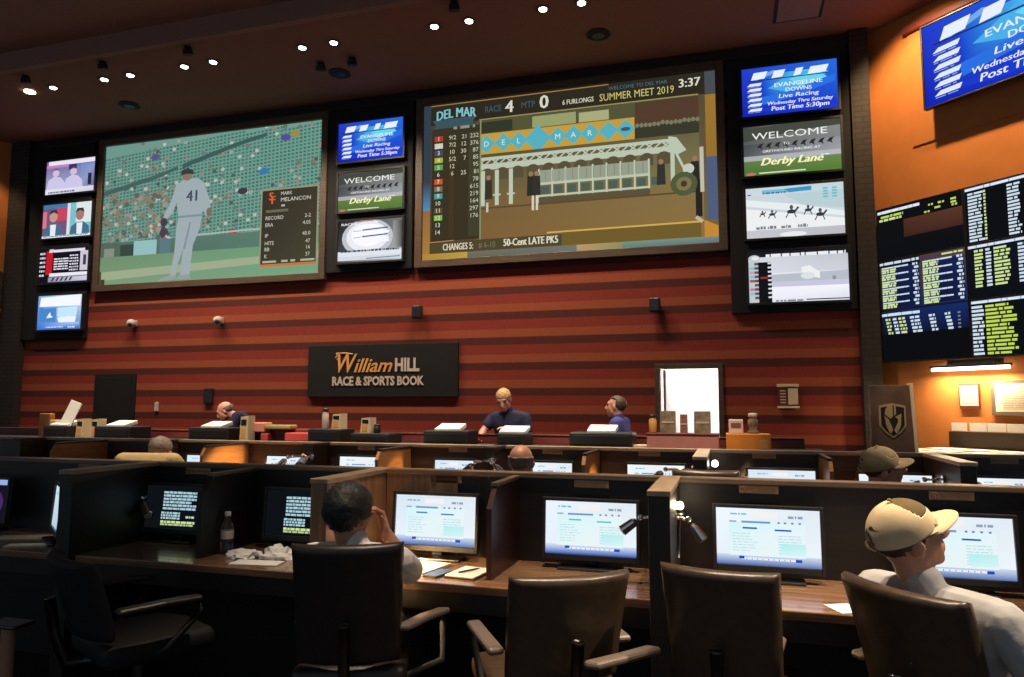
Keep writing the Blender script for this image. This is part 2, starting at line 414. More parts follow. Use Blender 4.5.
# ------------------------------------------------------------------ picture artwork
def pic_baseball():
    p = Pic(4.66, 2.66, step=.00001); r = random.Random(3)
    p.grad(0, 0, 1, 1, (108, 150, 138), (112, 156, 142), (118, 160, 142), (112, 152, 138))
    for j in range(34):                                    # slanting rows of empty green seats
        for i in range(62):
            x = i/60; y = j*.024-.0 + (.5-x)*.13+.03
            if y < 0.01 or y > .72: continue
            c = r.randint(-8, 8); p.rect(x, y, x+.011, y+.014, (66+c, 116+c, 104+c), i == 0)
    for k in range(430):                                   # spectators
        x = r.random(); y = .30+.42*r.random() + (.5-x)*.1
        if r.random() < .25: y = r.random()*.35
        if y > .70: continue
        if r.random() < .55 and .36 < x: continue
        c = r.choice([(150, 165, 155), (175, 185, 178), (120, 110, 105), (96, 120, 128), (150, 130, 120), (70, 95, 92), (185, 190, 180)])
        p.ell(x, y, .009, .013, c, 8, k % 9 == 0); p.ell(x, y-.016, .004, .007, (150, 120, 105), 6, False)
    for k in range(60):
        x = .02+.30*r.random(); y = .36+.34*r.random(); c = r.choice([(125, 128, 112), (150, 146, 130), (95, 100, 92), (140, 120, 100)])
        p.ell(x, y, .013, .02, c, 8, k % 9 == 0)
    p.poly([(0, .33), (.26, .245), (.36, .20), (.36, .225), (.26, .275), (0, .365)], (70, 98, 92))
    p.poly([(.38, .19), (.62, .085), (.76, .04), (.76, .065), (.62, .115), (.38, .225)], (62, 92, 88))
    for x, y, c in ((.75, .30, (52, 122, 178)), (.62, .69, (176, 60, 66)), (.88, .07, (150, 140, 60)), (.84, .09, (80, 80, 150)), (.25, .12, (92, 84, 138)), (.66, .42, (60, 60, 66))): p.ell(x, y, .022, .022, c)
    p.grad(0, .70, 1, .80, (84, 112, 100), (94, 128, 116), (92, 128, 114), (80, 104, 92))
    p.rect(0, .70, .10, .84, (84, 104, 92)); p.rect(.10, .72, .17, .82, (58, 74, 64)); p.rect(.165, .70, .275, .835, (146, 190, 190)); p.rect(.02, .74, .07, .80, (132, 142, 130))
    p.rect(.29, .70, .34, .84, (92, 120, 128)); p.line(.45, .69, 1, .675, .012, (170, 180, 170))
    p.grad(0, .80, 1, 1, (112, 142, 108), (112, 158, 122), (118, 164, 130), (124, 152, 120))
    p.poly([(0, .905), (1, .85), (1, .895), (0, .965)], (158, 172, 140))
    # player on the mound, back turned
    J = (158, 172, 178); S = (128, 142, 152)
    p.poly([(.355, .33), (.40, .295), (.455, .30), (.49, .345), (.498, .47), (.478, .56), (.372, .56), (.36, .45)], J)
    p.poly([(.355, .33), (.335, .44), (.30, .55), (.315, .575), (.35, .50), (.375, .40)], J); p.ell(.305, .585, .017, .03, (70, 62, 72)); p.poly([(.30, .60), (.285, .66), (.30, .70), (.33, .655)], (74, 66, 78))
    p.poly([(.485, .345), (.51, .44), (.52, .52), (.50, .57), (.487, .53), (.475, .42)], J); p.ell(.512, .54, .012, .03, (128, 106, 96))
    p.poly([(.372, .555), (.48, .555), (.475, .64), (.445, .76), (.435, .97), (.39, .97), (.40, .78), (.375, .90), (.37, .965), (.345, .965), (.36, .80), (.365, .64)], J)
    p.poly([(.425, .60), (.432, .60), (.41, .78), (.40, .78)], S); p.rect(.372, .55, .48, .565, S)
    p.poly([(.34, .955), (.375, .955), (.365, .985), (.29, .99), (.30, .972)], (150, 156, 158)); p.poly([(.39, .955), (.435, .955), (.44, .985), (.37, .985)], (150, 156, 158))
    p.ell(.405, .275, .024, .036, (140, 116, 100)); p.poly([(.375, .27), (.378, .235), (.405, .222), (.432, .24), (.436, .27), (.405, .262)], (58, 62, 66))
    p.text('41', .43, .455, .075, (66, 72, 92), 'c', .02)
    # statistics panel
    p.rect(.742, .425, .986, .945, (150, 150, 122)); p.grad(.748, .435, .98, .935, (56, 50, 42), (64, 58, 46), (72, 70, 52), (62, 58, 46)); p.rect(.748, .92, .98, .936, (190, 120, 60))
    p.text('S', .786, .50, .052, (224, 98, 50), 'c', .03); p.text('F', .796, .525, .052, (224, 98, 50), 'c', .03)
    p.text('MARK', .828, .472, .022, (206, 208, 196)); p.text('MELANCON', .828, .515, .026, (206, 208, 196), width=.125); p.rect(.83, .535, .845, .548, (180, 180, 168))
    p.rect(.765, .565, .86, .582, (110, 104, 84))
    for y, a, c in ((.63, 'RECORD', '2-2'), (.675, 'ERA', '4.05'), (.745, 'IP', '40.0'), (.795, 'HITS', '47'), (.835, 'BB', '16'), (.88, 'K', '37')):
        p.text(a, .765, y, .024, (206, 206, 190)); p.text(c, .955, y, .024, (206, 206, 190), 'r')
    for k in range(3): p.bars(.757+.08*k, .905, .815+.08*k, .014, (176, 176, 160), k)
    p.rect(.0, .955, .03, 1, (70, 60, 48)); p.rect(0, .90, .012, 1, (84, 74, 58))
    return p

def pic_race():
    p = Pic(4.58, 2.56, step=.00001); r = random.Random(5)
    p.grad(0, 0, 1, 1, (64, 60, 46), (78, 74, 56), (120, 100, 66), (96, 74, 48))
    p.rect(0, 0, .03, .62, (52, 64, 76)); p.grad(0, .50, .03, .68, (52, 64, 76), (52, 64, 76), (84, 140, 180), (84, 140, 180)); p.grad(0, .68, .03, 1, (150, 104, 60), (150, 104, 60), (168, 128, 58), (168, 128, 58))
    p.rect(.965, 0, 1, .20, (74, 78, 84)); p.grad(.965, .14, 1, .50, (158, 118, 48), (158, 118, 48), (150, 112, 46), (150, 112, 46)); p.rect(.965, .50, 1, .86, (80, 94, 126)); p.poly([(.955, .86), (1, .90), (1, .965), (.955, .965)], (196, 138, 50))
    # picture from the track
    p.grad(.20, .14, .945, .40, (72, 70, 48), (78, 60, 44), (84, 72, 50), (90, 84, 60))
    p.rect(.20, .14, .745, .235, (84, 84, 56)); p.rect(.21, .15, .33, .22, (52, 56, 40)); p.rect(.40, .15, .55, .22, (150, 158, 108)); p.rect(.56, .16, .66, .22, (168, 172, 124)); p.rect(.745, .16, .945, .30, (84, 60, 46)); p.rect(.745, .27, .945, .46, (58, 58, 44))
    for k in range(15): p.ell(.752+.0135*k, .272+.008*r.random(), .007, .014, (120, 122, 92), 7)
    p.rect(.215, .225, .743, .355, (196, 156, 62))
    xs = [.225, .285, .345, .415, .49, .545, .60, .65]
    for i, x in enumerate([.237, .298, .352, .419, .488, .541, .597, .658, .714]):
        h = .085 if i == 3 else .058; w = h*.55; p.poly([(x, .29-h), (x+w, .29), (x, .29+h), (x-w, .29)], (84, 176, 190))
        if i < 7 and i != 3 and 0: p.poly([(x+.0275, .235), (x+.033, .245), (x+.0275, .255), (x+.022, .245)], (150, 176, 120))
        if i in (0, 1, 2, 4, 5, 6): p.text('DEL MAR'[i if i < 3 else i], x, .307, .034, (222, 230, 214), 'c')
    p.ell(.714, .29, .016, .012, (70, 84, 96))
    p.grad(.20, .355, .945, .62, (86, 78, 52), (104, 98, 68), (128, 118, 80), (112, 96, 62)); p.grad(.20, .60, .955, .97, (116, 94, 58), (132, 112, 72), (140, 112, 64), (128, 96, 54))
    W_ = (186, 198, 176)
    p.rect(.20, .375, .87, .395, W_)                       # white starting gate: truss, arches, stalls
    for k in range(13):
        x = .205+k*.052; p.line(x, .39, x+.025, .425, .008, W_); p.line(x+.025, .39, x, .425, .008, W_); p.line(x+.025, .425, x+.05, .39, .008, W_)
    p.rect(.20, .418, .88, .455, W_); p.poly([(.85, .36), (.875, .37), (.905, .45), (.88, .47), (.85, .45)], W_)
    for k in range(12):
        x = .24+k*.054; p.poly([(x+.021*math.cos(a), .475-.03*math.sin(a)) for a in [math.pi*i/8 for i in range(9)]], (88, 80, 56)); p.rect(x-.021, .47, x+.021, .52, (88, 80, 56))
    for x in (.225, .275, .325): p.rect(x-.007, .46, x+.007, .68, W_); p.rect(x-.014, .61, x+.014, .62, W_)
    p.rect(.42, .49, .79, .565, (150, 158, 138)); p.rect(.42, .565, .79, .58, W_); p.rect(.42, .64, .79, .652, W_)
    for k in range(9): p.rect(.42+.0455*k, .48, .426+.0455*k, .69, W_); p.rect(.43+.0455*k, .59, .458+.0455*k, .636, (76, 96, 84))
    for k in range(16): p.rect(.422+.023*k, .495, .424+.023*k, .56, (120, 128, 110))
    p.rect(.422, .655, .79, .70, (92, 82, 58)); p.rect(.20, .69, .94, .70, (92, 74, 48))
    p.rect(.855, .45, .868, .66, W_); p.line(.87, .45, .895, .55, .014, W_)
    for x, c in ((.245, (58, 52, 44)), (.395, (46, 46, 42)), (.415, (54, 50, 44)), (.825, (50, 54, 46)), (.93, (44, 42, 38))): p.poly([(x-.012, .52), (x+.012, .52), (x+.014, .64), (x-.014, .64)], c); p.ell(x, .505, .008, .016, (150, 120, 90))
    p.rect(.398, .64, .406, .73, (214, 206, 190)); p.rect(.412, .64, .42, .73, (214, 206, 190)); p.rect(.237, .66, .245, .72, (200, 196, 178)); p.rect(.93, .63, .95, .84, (40, 38, 34)); p.rect(.945, .44, .957, .70, (190, 190, 168)); p.line(.93, .84, .95, .87, .02, (190, 180, 160))
    p.ell(.91, .56, .018, .03, (196, 200, 184)); p.ell(.895, .645, .042, .07, (80, 90, 60)); p.ell(.895, .645, .024, .04, (124, 116, 78)); p.ell(.895, .645, .01, .018, (70, 60, 40))
    # header
    p.rect(.03, 0, .965, .135, (46, 42, 32)); p.rect(.03, .005, .66, .012, (150, 120, 70)); p.rect(.21, .128, .945, .136, (150, 140, 90)); p.rect(.213, .13, .218, .955, (140, 144, 104))
    p.poly([(.035, .105), (.20, .10), (.185, .14), (.2, .17), (.03, .175), (.05, .14)], (60, 84, 92)); p.text('DEL MAR', .125, .095, .06, (126, 190, 196), 'c', .025, width=.145, arc=.012)
    p.text('RACE', .232, .09, .040, (66, 92, 108), bold=.01, width=.058); p.text('4', .305, .105, .075, (216, 214, 196), bold=.02); p.text('MTP', .362, .09, .040, (66, 92, 108), width=.048); p.text('0', .427, .105, .082, (216, 214, 196), bold=.02)
    p.text('6 FURLONGS', .505, .10, .03, (206, 202, 180), width=.105, bold=.015); p.text('WELCOME TO DEL MAR', .66, .045, .022, (70, 110, 128), width=.19, bold=.01); p.text('SUMMER MEET 2019', .63, .105, .044, (204, 196, 112), width=.24, bold=.012); p.text('3:37', .886, .08, .05, (220, 216, 200), bold=.02)
    # odds column
    p.rect(.035, .16, .213, .88, (58, 52, 36)); p.rect(.10, .30, .118, .86, (70, 54, 36), True); p.rect(.172, .20, .213, .86, (66, 64, 46))
    p.bars(.115, .165, .195, .018, (140, 146, 124), 1, .03)
    cols = [(176, 60, 44), (206, 206, 190), (70, 76, 110), (170, 176, 60), (92, 160, 80), (60, 60, 54), (206, 84, 44), (124, 110, 84), (72, 156, 150), (60, 58, 60), (90, 80, 50), (122, 184, 66), (60, 56, 44), (60, 50, 40)]
    odds = ['9/2', '7/2', '10', '5/2', '12', '6']
    pool = ['21', '12', '30', '7', '', '25']; tot = ['232', '376', '87', '85', '95', '81', '78', '615', '219', '164', '297', '176']
    for i in range(14):
        y = .225+.046*i
        if i not in (5, 9, 12, 13): p.rect(.045, y-.016, .076, y+.018, cols[i])
        p.text(str(i+1), .06, y+.013, .027, (220, 220, 204), 'c', .01)
        if i < 6: p.text(odds[i], .112, y+.013, .027, (206, 206, 180), 'c'); p.text(pool[i], .163, y+.013, .027, (206, 206, 180), 'r')
        if i < 12: p.text(tot[i], .208, y+.013, .027, (200, 202, 176), 'r')
    p.rect(.03, .885, .50, .955, (78, 70, 46)); p.rect(.50, .875, .945, .955, (112, 92, 44)); p.line(.03, .885, .12, .88, .006, (180, 130, 70)); p.line(.45, .872, .945, .868, .01, (206, 172, 84))
    p.text('CHANGES 5:', .08, .94, .042, (214, 206, 180), width=.11, bold=.02); p.text('# 6-10', .21, .938, .036, (128, 112, 92), width=.06); p.text('50-Cent LATE PK5', .30, .936, .044, (220, 216, 190), width=.187, bold=.025)
    p.grad(0, .957, .17, 1, (176, 138, 54), (190, 156, 70), (190, 156, 70), (170, 130, 50)); p.grad(.17, .957, .55, 1, (110, 112, 96), (112, 116, 110), (112, 116, 110), (100, 100, 84)); p.grad(.55, .957, .70, 1, (186, 156, 110), (150, 140, 96), (140, 136, 96), (180, 150, 108)); p.grad(.70, .957, 1, 1, (110, 150, 140), (120, 140, 136), (96, 104, 104), (92, 120, 112))
    return p

def pic_evangeline(w, h, cut=False):
    p = Pic(w, h, step=.00006); r = random.Random(9)
    p.grad(0, 0, 1, 1, (36, 62, 206), (40, 108, 226), (28, 58, 205), (22, 32, 178))
    p.grad(.22, .15, .72, .62, (30, 84, 214), (86, 206, 240), (64, 160, 236), (24, 60, 205)); p.poly([(.28, .45), (.55, .16), (.92, .22), (.80, .42), (.55, .60)], (74, 176, 236)); p.poly([(.5, .3), (.8, .2), (.9, .34), (.62, .48)], (104, 214, 238))
    p.poly([(.2, .62), (.5, .55), (.98, .30), (.98, .44), (.55, .68), (.22, .78)], (44, 112, 226)); p.poly([(.12, .88), (.6, .74), (.98, .78), (.98, .92), (.4, .95)], (30, 58, 208))
    p.poly([(.1, .22), (.34, .08), (.4, .12), (.16, .26)], (120, 170, 236))
    for x0, x1 in ((.10, .28), (.32, .47), (.55, .66), (.70, .92)): p.poly([(x0, .25), (x0+.03, .10), (x1, .09), (x1-.035, .235)], (234, 240, 248))
    p.rect(.06, .255, .9, .275, (30, 46, 120))
    for i in range(6):
        y = .34+.105*i; p.poly([(.055, y+.035), (.09, y-.02), (.215, y-.025), (.20, y+.035)], (226, 234, 248)); p.bars(.06, y+.055, .19, .012, (140, 170, 236), i)
    T = (232, 238, 246)
    p.text('EVANGELINE', .60, .44, .085, T, 'c', .02, width=.50); p.text('DOWNS', .60, .555, .08, T, 'c', .02, width=.27)
    p.text('Live Racing', .60, .675, .082, T, 'c', .02, .15, width=.42); p.text('Wednesday Thru Saturday', .61, .80, .07, T, 'c', .02, .15, width=.68); p.text('Post Time 5:30pm', .61, .92, .09, T, 'c', .025, .15, width=.60)
    return p

def pic_welcome(w, h):
    p = Pic(w, h, step=.00006); r = random.Random(4)
    p.grad(0, 0, 1, .40, (64, 66, 62), (140, 142, 140), (132, 134, 134), (90, 92, 92)); p.poly([(0, .06), (.4, 0), (1, 0), (1, .12), (.6, .16), (0, .3)], (70, 74, 64))
    p.grad(0, .36, 1, .62, (70, 72, 74), (146, 148, 152), (160, 164, 170), (86, 88, 92)); p.grad(0, .60, 1, .74, (170, 172, 176), (180, 184, 190), (184, 188, 190), (170, 174, 172))
    p.grad(0, .70, 1, 1, (96, 128, 70), (110, 138, 78), (84, 124, 50), (76, 110, 46))
    for k in range(9):
        x = .14+.09*k; p.poly([(x, .44), (x+.03, .37), (x+.075, .35), (x+.05, .42), (x+.06, .48), (x+.03, .44)], (40, 42, 42))
    T = (240, 242, 240)
    p.text('WELCOME', .48, .27, .135, T, 'c', .012, width=.78); p.text('TO', .45, .42, .055, T, 'c', .015); p.text('GREYHOUND RACING AT', .50, .545, .05, T, 'c', .015, .2, width=.6)
    p.text('Derby Lane', .50, .80, .15, (250, 246, 190), 'c', .035, .35, width=.64); p.bars(.80, .68, .88, .02, T, 1)
    p.ell(.07, .96, .055, .03, (190, 120, 100)); p.rect(.155, .94, .64, .965, (222, 224, 190))
    return p

def pic_glare(w, h):
    p = Pic(w, h, step=.00006)
    p.grad(0, 0, 1, 1, (30, 30, 34), (120, 120, 120), (196, 200, 206), (70, 72, 76)); p.ell(.46, .42, .40, .46, (196, 198, 206), 24); p.ell(.46, .40, .33, .37, (236, 238, 246), 24); p.ell(.47, .36, .26, .28, (252, 252, 255), 24)
    p.text('RACING', .05, .10, .06, (240, 240, 246), bold=.03, width=.28); p.rect(.36, .03, .62, .10, (236, 236, 240)); p.rect(.30, .01, .55, .025, (170, 60, 66))
    for y in (.235, .395): p.line(.38, y, .78, y-.03, .03, (64, 64, 140)); p.line(.24, y+.02, .36, y+.01, .015, (150, 150, 186))
    for k, y in enumerate((.30, .46, .52)): p.bars(.26, y, .80, .05, (250, 250, 254), k, .2)
    p.rect(0, .74, 1, .88, (226, 230, 238)); p.bars(.05, .735, .95, .045, (60, 62, 70), 5, .04); p.rect(0, .86, 1, .96, (214, 220, 226)); p.line(.45, .93, .97, .91, .025, (120, 140, 150)); p.grad(.86, .05, 1, .7, (150, 150, 150), (60, 60, 62), (80, 80, 82), (170, 170, 170))
    return p

def pic_horses(w, h):
    p = Pic(w, h, step=.00006)
    p.grad(0, 0, 1, 1, (206, 216, 224), (196, 216, 222), (214, 218, 224), (206, 210, 216)); p.poly([(0, .22), (.5, .36), (1, .56), (1, .66), (.5, .50), (0, .35)], (232, 238, 240)); p.poly([(.40, .16), (1, .14), (1, .50), (.6, .40)], (186, 208, 214)); p.poly([(0, .40), (1, .70), (1, .88), (0, .86)], (238, 240, 242)); p.grad(0, .84, 1, 1, (196, 200, 206), (190, 190, 196), (186, 186, 192), (198, 200, 206))
    p.rect(.17, .05, .68, .12, (110, 190, 216)); p.poly([(.40, .05), (.68, .03), (.68, .11), (.45, .13)], (60, 150, 196)); p.bars(.18, .115, .42, .03, (70, 110, 140), 1, .04)
    for j in range(4):
        for i in range(2): p.rect(.795+.09*i, .08+.055*j, .845+.09*i, .115+.055*j, (110, 190, 204))
    for x, y, s in ((.17, .52, .6), (.27, .54, .8), (.47, .51, 1.2), (.64, .50, .9), (.76, .60, 1.1)):
        D = (52, 56, 64); p.ell(x, y, .04*s, .035*s, D, 10); p.line(x+.03*s, y, x+.06*s, y-.07*s, .03*s, D); p.line(x-.02*s, y, x-.05*s, y+.10*s, .018, D); p.line(x+.02*s, y, x+.04*s, y+.10*s, .018, D); p.ell(x, y-.07*s, .016*s, .04*s, (90, 84, 96), 8)
    for k, x in enumerate((.10, .22, .36, .53)): p.bars(x, .80, x+.10, .055, (120, 124, 132), k, .03, .008, .9)
    p.ell(.48, .95, .14, .05, (232, 234, 236)); p.bars(.02, .13, .06, .02, (60, 64, 70), 3)
    return p

def pic_racecard(w, h):
    p = Pic(w, h, step=.00006); r = random.Random(12)
    p.grad(0, 0, 1, 1, (214, 218, 226), (190, 196, 204), (226, 228, 240), (232, 234, 246)); p.rect(0, 0, 1, .10, (28, 30, 34)); p.bars(.18, .075, .98, .06, (236, 238, 240), 1, .09); p.ell(.06, .12, .06, .07, (190, 200, 204)); p.ell(.07, .115, .04, .04, (230, 232, 230))
    p.rect(0, .18, .12, 1, (200, 196, 204)); p.rect(.10, .20, .235, 1, (20, 21, 26)); p.rect(.12, .49, .20, .53, (150, 50, 54))
    for k in range(9):
        y = .225+.084*k; c = r.choice([(212, 120, 150), (150, 90, 96), (120, 200, 206), (180, 210, 200), (216, 150, 170)]); p.rect(.01, y-.02, .06, y+.03, c); p.rect(.06, y-.02, .10, y+.03, (90, 80, 92)); p.poly([(.195, y-.015), (.235, y-.02), (.235, y+.015), (.20, y+.02)], (216, 218, 224))
    p.grad(.235, .42, 1, .46, (226, 228, 234), (240, 240, 246), (240, 240, 246), (226, 228, 234)); p.poly([(.235, .46), (1, .42), (1, .60), (.235, .62)], (184, 192, 202)); p.rect(.235, .60, 1, .76, (200, 200, 222)); p.grad(.235, .70, 1, .94, (244, 244, 252), (246, 246, 252), (226, 226, 240), (236, 236, 246))
    p.poly([(.54, .33), (.62, .30), (.72, .44), (.72, .56), (.62, .52), (.54, .42)], (238, 240, 238)); p.ell(.60, .50, .07, .07, (220, 226, 230)); p.ell(.86, .56, .02, .04, (140, 146, 166))
    p.rect(.58, .955, 1, .975, (20, 20, 24)); p.bars(.27, .975, .56, .03, (120, 124, 130), 8)
    return p

def pic_talk(w, h):
    p = Pic(w, h, step=.00006)
    p.grad(0, 0, 1, 1, (110, 96, 156), (90, 110, 176), (140, 140, 196), (176, 176, 206)); p.rect(.04, 0, 1, .13, (236, 228, 244)); p.rect(0, .12, .45, .2, (196, 130, 190)); p.rect(.46, .14, .62, .30, (60, 50, 92)); p.grad(.70, .16, 1, .86, (120, 140, 196), (136, 150, 204), (90, 96, 140), (150, 156, 196))
    for x in (.20, .56): p.poly([(x-.19, .86), (x-.15, .56), (x-.03, .46), (x+.10, .50), (x+.19, .66), (x+.2, .90)], (206, 200, 232)); p.ell(x, .36, .07, .11, (214, 190, 214)); p.poly([(x-.09, .30), (x, .22), (x+.09, .30), (x, .27)], (110, 80, 120))
    p.rect(.86, .46, .93, .80, (40, 40, 60)); p.grad(0, .84, 1, 1, (232, 226, 240), (220, 220, 236), (206, 206, 226), (230, 226, 240)); p.bars(.06, .94, .6, .05, (120, 110, 150), 1, .05)
    return p
def pic_news(w, h):
    p = Pic(w, h, step=.00006)
    p.rect(0, 0, .5, 1, (120, 84, 120)); p.rect(.5, 0, 1, 1, (120, 196, 204)); p.rect(0, 0, .5, .12, (70, 120, 170)); p.rect(.28, .12, .5, .5, (200, 70, 96)); p.rect(.0, .2, .08, .7, (220, 120, 140)); p.rect(.68, 0, 1, .6, (222, 232, 232)); p.rect(.5, 0, .56, 1, (220, 226, 232))
    for x, s in ((.22, (196, 150, 140)), (.76, (170, 120, 110))):
        p.poly([(x-.2, 1), (x-.17, .70), (x-.06, .58), (x+.08, .58), (x+.19, .72), (x+.21, 1)], (70, 110, 140)); p.poly([(x-.06, .60), (x+.06, .60), (x+.05, 1), (x-.05, 1)], (232, 236, 240)); p.ell(x, .36, .085, .17, s, 16); p.poly([(x-.09, .30), (x-.06, .17), (x+.06, .17), (x+.09, .30), (x, .235)], (60, 50, 50))
    p.rect(0, .93, 1, 1, (230, 240, 244)); p.bars(.03, .95, .95, .03, (90, 140, 160), 2, .07)
    return p
def pic_stats(w, h):
    p = Pic(w, h, step=.00006)
    p.rect(0, 0, 1, 1, (24, 20, 30)); p.rect(.28, .02, .92, .10, (226, 222, 234)); p.rect(.14, .05, .27, .76, (196, 30, 44)); p.poly([(.20, .0), (.29, 0), (.27, .10), (.19, .10)], (236, 200, 206)); p.rect(.83, .10, 1, .68, (206, 202, 216)); p.rect(.89, .22, .95, .52, (70, 60, 84))
    for k in range(6): p.bars(.01, .12+.13*k, .12, .06, (220, 216, 230), k, .04); p.bars(.30, .30+.075*k, .60, .04, (232, 230, 240), 9+k, .09) if k < 5 else None; p.bars(.62, .22+.085*k, .80, .045, (226, 224, 236), 20+k, .03)
    p.rect(.22, .72, 1, .82, (236, 234, 244)); p.grad(.20, .84, 1, .98, (150, 150, 176), (216, 216, 232), (206, 204, 226), (140, 136, 166))
    for k in range(5): p.poly([(.26+.09*k, .96), (.30+.09*k, .85), (.34+.09*k, .85), (.30+.09*k, .96)], (60, 56, 80))
    return p
def pic_blueweb(w, h):
    p = Pic(w, h, step=.00006)
    p.grad(0, 0, 1, 1, (120, 176, 240), (206, 226, 250), (90, 130, 200), (60, 110, 206)); p.poly([(.06, .05), (.96, .0), (.96, .32), (.03, .32)], (246, 250, 255)); p.rect(.03, .33, .42, .78, (74, 136, 206)); p.rect(.12, .34, .9, .37, (130, 170, 216)); p.poly([(.45, .36), (.9, .34), (.88, .62), (.64, .72), (.45, .62)], (196, 232, 250)); p.poly([(.45, .66), (.7, .62), (.88, .64), (.86, .80), (.5, .84)], (236, 246, 250))
    p.poly([(.22, .62), (.27, .50), (.29, .50), (.30, .58), (.36, .64), (.2, .66)], (240, 246, 252)); p.grad(.02, .80, .95, .97, (70, 130, 226), (170, 206, 246), (50, 90, 190), (60, 110, 220)); p.bars(.2, .93, .6, .03, (210, 226, 250), 1); p.bars(.70, .94, .86, .04, (220, 232, 250), 3)
    return p

def pic_betting(w, h, v=0):          # page shown on the carrel monitors
    p = Pic(w, h, step=.00004); r = random.Random(30+v)
    B = [(214, 232, 246), (236, 246, 254), (240, 250, 255)][v % 3]
    p.grad(0, 0, 1, .84, B, (226, 236, 244), (238, 246, 252), (232, 242, 252)); p.grad(0, .82, 1, 1, (208, 222, 240), (206, 220, 238), (96, 120, 180), (70, 104, 176)) if v % 3 != 1 else p.grad(0, .82, 1, 1, (214, 228, 246), (206, 222, 244), (44, 92, 180), (44, 92, 186))
    p.grad(.13, .25, .86, .84, (214, 246, 250), (228, 246, 250), (236, 244, 246), (232, 246, 248)); p.rect(.36, .06, .60, .16, (244, 242, 240)); p.bars(.14, .105, .30, .03, (120, 190, 210), v, .05); p.bars(.70, .135, .84, .045, (140, 160, 186), 2, .04)
    p.rect(.25, .225, .53, .26, (112, 150, 196)); p.rect(.13, .225, .20, .255, (150, 176, 204))
    for x in (.60, .66, .73, .80): p.rect(x, .225, x+.022, .255, (96, 124, 170))
    c = [(60, 130, 196), (90, 196, 196), (30, 90, 190)][v % 3]; p.rect(.26, .335, .40, .365, c); p.rect(.57, .355, .73, .385, c)
    for k in range(7): p.bars(.16, .45+.05*k, .32+.1*r.random(), .014, (178, 224, 232), k); p.bars(.60, .47+.05*k, .82, .014, (170, 220, 226), 40+k)
    p.grad(.62, .60, .86, .80, (176, 238, 240), (190, 240, 240), (214, 246, 246), (206, 244, 246))
    p.rect(.24, .865, .82, .905, (230, 240, 250)); p.rect(.22, .845, .27, .895, (36, 74, 190)); p.rect(.76, .865, .82, .915, (36, 74, 190))
    for k in range(9): p.rect(.29+.052*k, .875, .297+.052*k, .90, (60, 90, 180))
    return p
def pic_racetext(w, h):              # white lettering on black, partly filled
    p = Pic(w, h, step=.00004)
    p.rect(0, 0, 1, 1, (14, 18, 22))
    for k in range(6): p.bars(.30, .16+.075*k, .86 if k != 3 else .78, .05, (168, 204, 216), k, .07, .01, .4)
    for k in range(3): p.bars(.28, .64+.06*k, .60, .045, (170, 206, 216), 30+k, .06)
    p.bars(.70, .72, .84, .05, (190, 210, 200), 40, .06); p.bars(.28, .85, .86, .055, (206, 226, 150), 41, .07); p.bars(.28, .91, .84, .04, (180, 204, 150), 42, .07)
    return p
def pic_purple(w, h):
    p = Pic(w, h, step=.00004); p.rect(0, 0, 1, 1, (24, 18, 34)); p.rect(0, 0, 1, .14, (150, 176, 226)); p.ell(.62, .6, .30, .38, (70, 44, 96), 24); p.ell(.58, .58, .22, .3, (92, 60, 120), 24)
    return p
def pic_white(w, h):
    p = Pic(w, h, step=.00004); p.grad(0, 0, 1, 1, (216, 230, 240), (206, 226, 240), (166, 206, 230), (190, 214, 230)); p.bars(.1, .2, .8, .04, (150, 190, 210), 1)
    return p

# ------------------------------------------------------------------ screens on the striped wall
def bigscreen(name, label, x0, x1, z0, z1, pic):
    k = (WY-.065)/WY; x0, x1, z0, z1 = x0*k, x1*k, EYE+(z0-EYE)*k, EYE+(z1-EYE)*k
    w, h = x1-x0, z1-z0
    t = thing(name, label, 'screen', ((x0+x1)/2, WY-.09, (z0+z1)/2), 0, 'big projection screens on the striped wall')
    b = nb(); W, H_ = w/2, h/2; f = .12
    box(b, -W-f, W+f, .03, .09, -H_-f, H_+f)
    for a0, a1, c0, c1 in ((-W-f, -W, -H_-f, H_+f), (W, W+f, -H_-f, H_+f), (-W, W, H_, H_+f), (-W, W, -H_-f, -H_)):
        box(b, a0, a1, -.03, .04, c0, c1, .008)
    obj('frame', b, FRAMEW, t)
    pic.mesh('screen', t, PICT, (0, .026, 0))
    return t
bigscreen('projection_screen', 'huge framed screen showing a baseball player seen from behind', -11.18, -6.52, 3.71, 6.37, pic_baseball())
bigscreen('projection_screen', 'huge framed screen showing a horse race starting gate and odds', -4.65, -.07, 3.81, 6.37, pic_race())

def backing(name, label, x0, x1, z0, z1):
    b = nb(); box(b, x0, x1, WY-.09, WY, z0, z1, .01); o = obj(name, b, BLACKM)
    return tag(o, label, 'backing panel')
backing('mounting_panel', 'tall black panel behind the four televisions at the left end', -12.92, -11.38, 2.72, CZ-.17)
backing('mounting_panel', 'black panel behind the three televisions between the two huge screens', -6.38, -4.80, 3.68, CZ-.17)
backing('mounting_panel', 'tall black panel behind the four televisions right of the starting gate screen', .08, 1.69, 2.78, CZ-.17)
TVG = 'wall televisions in three columns'
def walltv(label, x0, x1, z0, z1, fn):
    k = (WY-.15)/WY; x0, x1, z0, z1 = x0*k, x1*k, EYE+(z0-EYE)*k, EYE+(z1-EYE)*k
    w, h = x1-x0, z1-z0
    return tv('television', label, 'television', ((x0+x1)/2, WY-.158, (z0+z1)/2), w, h, fn(w, h), group=TVG)
walltv('left column television showing two people in white on violet, topmost', -12.62, -11.42, 5.55, 6.21, pic_talk)
walltv('left column television showing two men in suits side by side', -12.64, -11.44, 4.69, 5.35, pic_news)
walltv('left column television showing black statistics with a red stripe', -12.66, -11.46, 3.82, 4.47, pic_stats)
